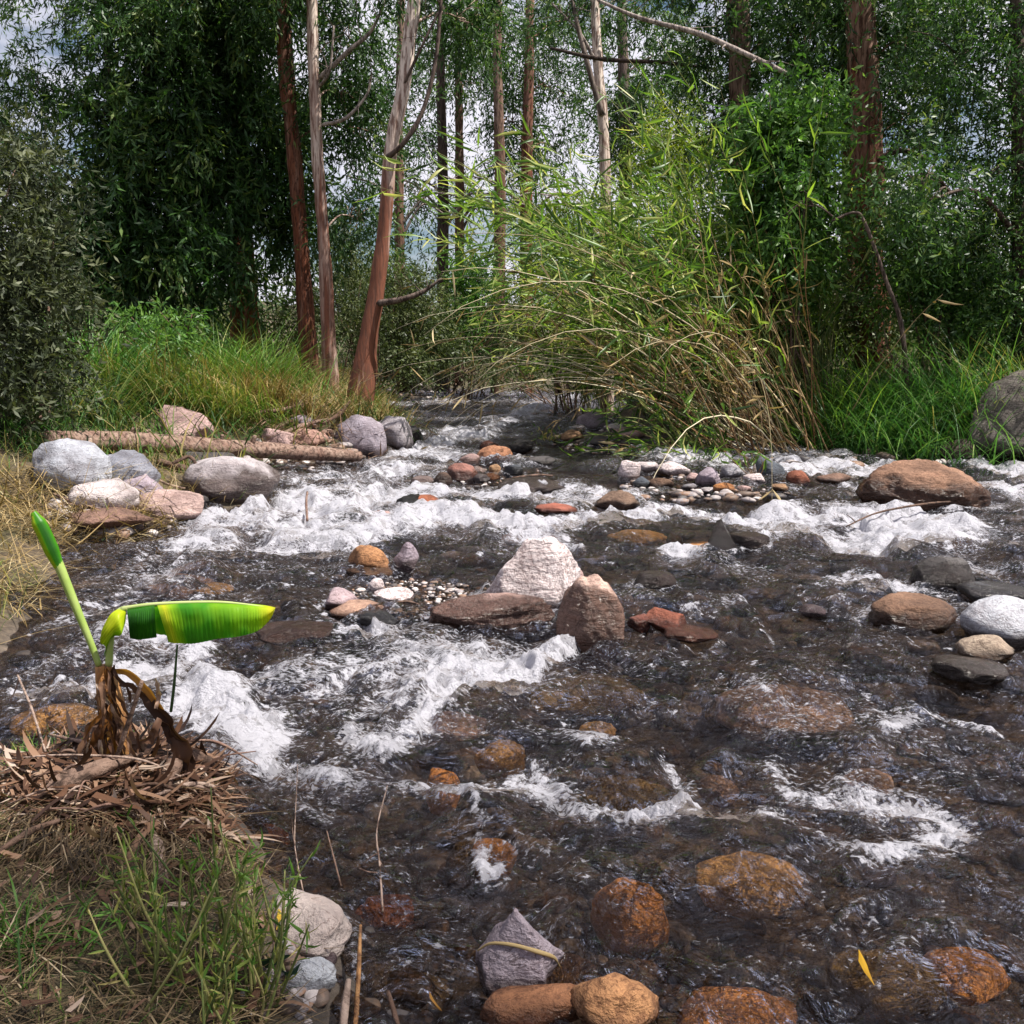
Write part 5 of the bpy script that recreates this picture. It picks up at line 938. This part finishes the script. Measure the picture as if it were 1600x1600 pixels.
stick('stick', [(80, 1195, .12), (130, 1208, .12), (190, 1224, .14)], [4, 7, 5], WOOD, 'straight pinkish stick at the back of the debris mound', 434)
stick('stick', [(20, 1228, .1), (110, 1236, .13), (220, 1252, .15), (285, 1265, .12)], [3, 4, 4, 3], WOOD, 'long pale thin stick lying over the debris mound', 435)
stick('stick', [(165, 1310, .1), (240, 1282, .12), (300, 1258, .12)], [3, 4, 3], WOOD, 'thin bleached twig crossing the front of the mound', 436)
stick('stick', [(0, 1362, .06), (50, 1338, .08), (95, 1320, .08)], [9, 12, 8], WOOD_D, 'reddish brown stick end on the grass in front of the mound', 437)
stick('stick', [(35, 1150, .28), (55, 1190, .22), (75, 1225, .12)], [4, 4, 3], WOOD, 'pale forked stick at the back edge of the mound', 438, twigs=[(.1, -14, 40, 4)])
stick('stick', [(240, 1290, .1), (300, 1277, .12), (345, 1272, .1)], [6, 9, 6], WOOD, 'flat bleached wood chip pile piece at the mound edge', 439)
stick('driftwood', [(228, 1320, .06), (245, 1345, .05), (256, 1395, .03)], [16, 24, 18], WOOD, 'splintered pale stump below the debris mound', 440, flute=.15, sides=12, tint=.8)
stick('stick', [(275, 1215, .1), (330, 1240, .14), (362, 1240, .06)], [3, 4, 3], WOOD_D, 'dark curved twig at the river tip of the mound', 441, twigs=[(.8, 14, -28, 3)])
rng = R(77)
for q in range(26):                              # the loose sticks of the heap
    x, y = rng.uniform(70, 345), rng.uniform(1205, 1335); a_ = rng.normal(-.25, .5); l = rng.uniform(30, 75)
    stick('twig', [(x - l * math.cos(a_), y - l * .4 * math.sin(a_), .06 + .05 * rng.random()), (x, y, .09 + .05 * rng.random()), (x + l * math.cos(a_), y + l * .4 * math.sin(a_), .05 + .05 * rng.random())], [2.5, rng.uniform(3, 7), 2], WOOD if q % 3 else WOOD_D, 'loose twig in the flood debris heaped round the banana plant', 500 + q, group='loose twigs of the debris heap', n=12, sides=5)
# straw, chips and leaves of the mound and the near bank
def litter(name, cx, cy, rx, ry, n, L, wd, mat, label, seed, lift=(.0, .10), tint=(.5, .25), tilt=(1.2, 1.75), bend=(-.3, .7), sdmin=0, segs=3, az=None):
    rng = R(seed); r = np.sqrt(rng.random(n)); a = rng.uniform(0, 6.28, n); x = cx + rx * r * np.cos(a); y = cy + ry * r * np.sin(a); k = sdist(x, y) > sdmin; x, y = x[k], y[k]; n = len(x)
    B = on_ground(x, y); B[:, 2] += rng.uniform(*lift, n); mb = MB()
    blades(mb, B, L * rng.uniform(.3, 1.3, n), rng.uniform(0, 6.28, n) if az is None else rng.normal(az, .8, n), rng.uniform(*tilt, n), rng.uniform(*bend, n), wd * rng.uniform(.5, 1.6, n), segs, rng, np.clip(rng.normal(*tint, n), 0, 1), taper=.6)
    return tag(mb.build(name, mat), label, None, None, 'stuff')
mx_, my_ = MOUND[0], MOUND[1] + .12
litter('debris', mx_, my_, .52, .42, 3800, .13, .0055, DEADLEAF, 'matted flood debris of straw and bark chips round the banana plant', 601, (.0, .085), (.55, .28))
litter('debris', mx_, my_, .50, .40, 1700, .11, .019, DEADLEAF, 'broad dry leaf pieces in the flood debris', 602, (.02, .09), (.5, .3), bend=(-1, 1.4))
litter('debris', mx_ + .02, my_ - .02, .50, .36, 560, .17, .024, DEADLEAF, 'big curled dead leaves heaped in the flood debris', 607, (.03, .12), (.3, .28), (1.25, 1.95), (-1.6, 1.6), segs=6)
litter('straw', -1.15, 2.3, .95, .72, 7500, .16, .0035, GR_NEAR, 'flattened straw covering the near bank', 603, (.0, .035), (.45, .25))
litter('litter', -1.25, 2.7, .9, 1.0, 620, .09, .02, DEADLEAF, 'dead leaves lying in the straw of the near bank', 604, (.0, .05), (.4, .28), bend=(-.8, 1.6))
sward('grass', -2.6, -.35, 1.7, 3.9, 9000, .13, GR_MIX, 'thin green grass growing through the straw of the near bank', 605, .0035, tint=(.3, .2), sdmin=.03, lean=(.1, 1.3))
litter('straw', mx_ + .1, my_ - .35, .4, .25, 1500, .22, .004, GR_NEAR, 'straw hanging down the front of the mound', 606, (.02, .1), (.35, .25), (1.4, 2.1), (0, .5), az=-PI / 2)
tussock(112, 1200, 70, .17, .03, GR_GREEN, 'small upright green grass tuft behind the banana mound', 611, wid=.006, lean=(0, .25), bend=(.0, .5))
tussock(40, 1260, 330, .16, .13, GR_MIX, 'yellow green grass patch at the near edge beside the mound', 612, wid=.004, tint=(.35, .15))
tussock(60, 1470, 160, .2, .08, GR_MIX, 'low green grass tuft on the straw in the near corner', 613, wid=.007, tint=(.2, .12))
# leafy stems of young reed on the near bank
def shoots(px, py, n, hgt, spread, label, seed, leafn=9, leaf=.055, wid=.007, lean=.25, tipgreen=.3):
    rng = R(seed); f = hit(px, py); th = thing('young_reed', f, label, 'young reeds', 'leafy stems on the near bank'); sm, lm = MB(), MB()
    for q in range(n):
        b = f + [rng.normal(0, spread), rng.normal(0, spread), 0]; b[2] = ground_z(b[:1], b[1:2])[0] - .01; h = hgt * rng.uniform(.55, 1.1)
        t = b + [rng.normal(0, lean) * h, rng.normal(0, lean * .7) * h, h]; P = spline([b, (b + t) / 2 + rng.normal(0, .012, 3), t], 14)
        sm.add(*tube(P, [.0042, .0035, .0018], 14, 5, .1, 40, seed + q), tint=rng.random())
        j = rng.integers(3, 14, leafn); d = unit(unit(t - b) * .8 + rng.normal(0, .6, (leafn, 3)))
        leaves(lm, P[j], d, leaf * rng.uniform(.5, 1.3, leafn), wid * rng.uniform(.6, 1.3, leafn), rng, .4, np.clip(rng.normal(tipgreen + .4 * (1 - j / 14), .16), 0, 1), detail=True)
    sm.build('stems', STEM_G, th); lm.build('leaves', GR_MIX, th)
shoots(405, 1560, 16, .42, .035, 'tallest tuft of leafy stems rising next to the pale pitted rock', 621, leafn=12)
shoots(325, 1500, 13, .40, .05, 'leafy stems in the middle of the near bank', 622, leafn=12)
shoots(255, 1540, 12, .36, .05, 'leafy stems below the splintered pale stump', 623, leafn=11)
shoots(345, 1610, 12, .3, .05, 'leafy stems at the very bottom beside the tallest tuft', 624)
shoots(230, 1430, 9, .22, .04, 'short leafy stems at the front foot of the mound', 625)
# a broad leaved seedling, a clover, stray leaves
BROAD = mat_plain('broad_leaf', [(0, (.010, .03, .018)), (.5, (.02, .06, .035)), (1, (.06, .12, .06))], .35, 40, .5, .15, .2)
th = thing('seedling', hit(400, 1560), 'dark broad leaved seedling low beside the tallest leafy stems', 'seedling')
for q, (p, w_) in enumerate([([(400, 1530), (370, 1505), (345, 1490)], .03), ([(405, 1530), (420, 1500), (455, 1492)], .035), ([(400, 1535), (395, 1555), (388, 1580)], .025), ([(420, 1530), (450, 1520), (470, 1505)], .025), ([(380, 1420), (400, 1422), (415, 1418)], .015)][:4]):
    base = hit(*p[0]); strip([base + [0, 0, .05], at(p[1][0], p[1][1], base[1] - .02), at(p[2][0], p[2][1], base[1] - .03)], [.004, w_, w_ * .8, .002], BROAD, th, 'leaf', 640 + q, .4, crump=.004)
th = thing('clover', hit(155, 1478), 'bright green three leaved clover on the straw', 'clover')
for q in range(3): c_ = hit(155, 1478) + [0, 0, .03]; a_ = q * 2.1; strip([c_, c_ + [.012 * math.cos(a_), .012 * math.sin(a_), .006], c_ + [.022 * math.cos(a_), .022 * math.sin(a_), .0]], [.003, .018, .014, .004], GR_GREEN, th, 'leaflet', 650 + q, .8, crump=.001)
YEL = mat_leaf('yellow_leaf', [(0, (.34, .16, .015)), (.5, (.50, .31, .02)), (1, (.58, .40, .05))], .3, .5, .3, 1)
def leaf_thing(pts, w, label, seed, mat=YEL, lift=.01, tint=.5):
    P = [hit(*p) + [0, 0, lift] for p in pts]; o = strip(P, [.003, w, w * .8, .002], mat, None, 'fallen_leaf', seed, tint, crump=.004); return tag(o, label, 'leaf')
leaf_thing([(1342, 1490), (1352, 1515), (1366, 1545)], .022, 'yellow leaf drifting on the dark pool near the bottom', 660, lift=.012, tint=.35)
leaf_thing([(432, 1470), (440, 1440), (448, 1405)], .016, 'yellow leaf leaning on the pale pitted rock', 661, lift=.03)
leaf_thing([(345, 1340), (355, 1334), (367, 1330)], .014, 'yellow leaf floating beside the front of the mound', 662, lift=.02)
leaf_thing([(800, 1562), (845, 1568), (908, 1580)], .022, 'orange brown dry leaf lying on the low orange rock', 663, OCHRE, lift=.035)
leaf_thing([(673, 1560), (682, 1578), (690, 1592)], .025, 'orange leaf caught in the near shallows', 664, OCHRE, lift=.02)
# straw over the pyramid rock: follows its faces
dg = bpy.context.evaluated_depsgraph_get(); dg.update()
def drop(px, py):
    d = ray(px, py); ok, loc, nr, *_ = bpy.context.scene.ray_cast(dg, CAM.tolist(), (d / np.linalg.norm(d)).tolist()); return np.array(loc) + np.array(nr) * .006
mb = MB(); P = [drop(x, y) for x, y in [(748, 1488), (770, 1476), (805, 1477), (840, 1486), (862, 1496), (878, 1512)]]
mb.add(*tube(P, [.003, .004, .005, .006, .005, .002], 30, 6, .2, 30, 5, flat=.5), tint=.75); o = mb.build('straw', GR_DRY); tag(o, 'golden straw blade bent across the pyramid shaped rock', 'straw')
# dead twigs in the near water
stick('dead_sprig', [(598, 1425, 0), (594, 1380, .06), (590, 1350, .12), (607, 1312, .2)], [3.5, 3.5, 2.5, 1.5], WOOD, 'dead forked sprig standing in the near water over a reddish stone', 670, twigs=[(.45, -30, 28, 3), (.3, -34, -10, 3), (.4, 18, 30, 3)], tint=.8)
stick('twig', [(475, 1400, 0), (464, 1365, .06), (462, 1340, .09), (468, 1275, .2)], [2.2, 2, 1.8, 1.2], WOOD, 'thin pale twig standing in the water near the leafy stems', 671, twigs=[(.55, -4, -45, 2)], tint=.9)
stick('twig', [(533, 1385, 0), (520, 1358, .06), (512, 1342, .1)], [3, 3, 2], WOOD_D, 'short leaning twig in the water next to the forked sprig', 672)
stick('dry_stalk', [(552, 1650, 0), (560, 1570, .05), (565, 1508, .12)], [9, 9, 6], SHEATH, 'brown dry stalk standing in the near shallows', 673, tint=.4)
stick('dry_stalk', [(535, 1640, .02), (540, 1600, .05), (546, 1575, .08)], [14, 15, 10], WOOD, 'broken pale stalk end at the bottom edge', 674, tint=.9)
stick('dry_stalk', [(437, 1590, .02), (432, 1545, .1), (428, 1500, .16)], [7, 7, 5], WOOD, 'pale bent stalk beside the bluish white flat rock', 675)
stick('dry_stalk', [(628, 1600, -.05), (615, 1570, -.02), (606, 1548, .0)], [10, 10, 7], WOOD_D, 'dark stalk lying under the near shallows', 676)
# sprig on the stone bar
th = thing('sprig', hit(1180, 752), 'small leafy sprig growing out of the stone bar', 'sprig')
b_ = hit(1180, 752); lm, sm = MB(), MB(); rng = R(9)
for q in range(7):
    t = b_ + [rng.normal(0, .18), rng.normal(0, .1), rng.uniform(.2, .42)]; sm.add(*tube([b_, (b_ + t) / 2 + rng.normal(0, .03, 3), t], [.006, .003], 8, 4), tint=.2)
    leaves(lm, np.repeat(t[None], 3, 0), unit(rng.normal(0, .6, (3, 3)) + [0, 0, -.5]), .2, .035, rng, .3, rng.uniform(.2, .6, 3), detail=True)
sm.build('stems', STEM_D, th); lm.build('leaves', LF_CANE, th)
th = thing('sprig', hit(855, 690), 'little green plant at the tip of the gravel point', 'sprig'); b_ = hit(855, 690); lm = MB()
P = b_ + rng.normal(0, .12, (60, 3)) * [1, 1, .0] + rng.uniform(0, .25, (60, 1)) * [0, 0, 1]; leaves(lm, P, unit(rng.normal(size=(60, 3)) + [0, 0, .4]), .12, .03, rng, .2); lm.build('leaves', GR_MIX, th)
litter('debris', plane_hit(690, 612)[0], plane_hit(690, 606)[1], 1.6, 1.0, 260, .6, .03, DEADLEAF, 'flood wrack of branches on the far gravel bar', 680, (.1, .5), (.3, .3), (.6, 1.6), sdmin=-5)

h_ = hit(120, 815); litter('straw', h_[0], h_[1], 1.0, .9, 1300, .5, .010, GR_DRY, 'dry stalks and drift caught between the rocks of the bank', 681, (.0, .12), (.45, .28), (1.0, 1.7), sdmin=-.3)
h_ = hit(480, 690); litter('straw', h_[0], h_[1], 1.4, 1.2, 500, .6, .015, DEADLEAF, 'drift caught behind the boulders at the end of the log', 682, (.0, .2), (.4, .28), (.9, 1.7), sdmin=-.3)
# ---------------------------------------------------------------- sky, sun, camera
SUN_AZ, SUN_EL = math.radians(104), math.radians(60)
sc = bpy.context.scene
w = bpy.data.worlds.new('World'); sc.world = w; w.use_nodes = True; nt = w.node_tree; nt.nodes.clear()
sky = N(nt, 'TexSky', sky_type='NISHITA', sun_disc=False, sun_elevation=SUN_EL, sun_rotation=SUN_AZ, air_density=1.0, dust_density=1.0, ozone_density=1.5)
tc = N(nt, 'TexCoord'); mp = N(nt, 'Mapping', {'Vector': tc.outputs['Generated'], 'Scale': (1, 1, 2.2)})
cl = noise(nt, mp.outputs[0], 3.2, 6, .6, .3)
cf = ramp(nt, cl, [(.40, (0, 0, 0)), (.52, (1, 1, 1))])
c = mixc(nt, cf, sky.outputs[0], (10.5, 10.3, 11.6))
bg = N(nt, 'Background', {'Color': c, 'Strength': .05}); o = N(nt, 'OutputWorld', {0: bg.outputs[0]})
sd = np.array([math.sin(SUN_AZ) * math.cos(SUN_EL), math.cos(SUN_AZ) * math.cos(SUN_EL), math.sin(SUN_EL)])
L = bpy.data.lights.new('sun', 'SUN'); L.energy = 5.0; L.angle = math.radians(.53); L.color = (1, .95, .86)
lo = bpy.data.objects.new('sun', L); COL.objects.link(lo)
from mathutils import Vector
lo.rotation_euler = Vector(sd).to_track_quat('Z', 'Y').to_euler(); lo.location = (20, 10, 40)
cam = bpy.data.cameras.new('camera'); co = bpy.data.objects.new('camera', cam); COL.objects.link(co)
co.location = CAM; co.rotation_euler = (PI / 2 - PITCH, 0, 0)
cam.sensor_fit = 'HORIZONTAL'; cam.sensor_width = 36; cam.lens = 36 * F / 1600; cam.clip_start = .05; cam.clip_end = 3000
sc.camera = co
sc.view_settings.view_transform = 'Standard'; sc.view_settings.look = 'None'; sc.view_settings.exposure = 0.88; sc.view_settings.gamma = 1
cy = sc.cycles; cy.max_bounces = 6; cy.transparent_max_bounces = 10; cy.diffuse_bounces = 3; cy.glossy_bounces = 3; cy.transmission_bounces = 4
cy.sample_clamp_indirect = 6; cy.sample_clamp_direct = 12; cy.caustics_reflective = False; cy.caustics_refractive = False
try: cy.use_denoising = True; cy.denoiser = 'OPENIMAGEDENOISE'; cy.denoising_prefilter = 'ACCURATE'
except Exception: pass
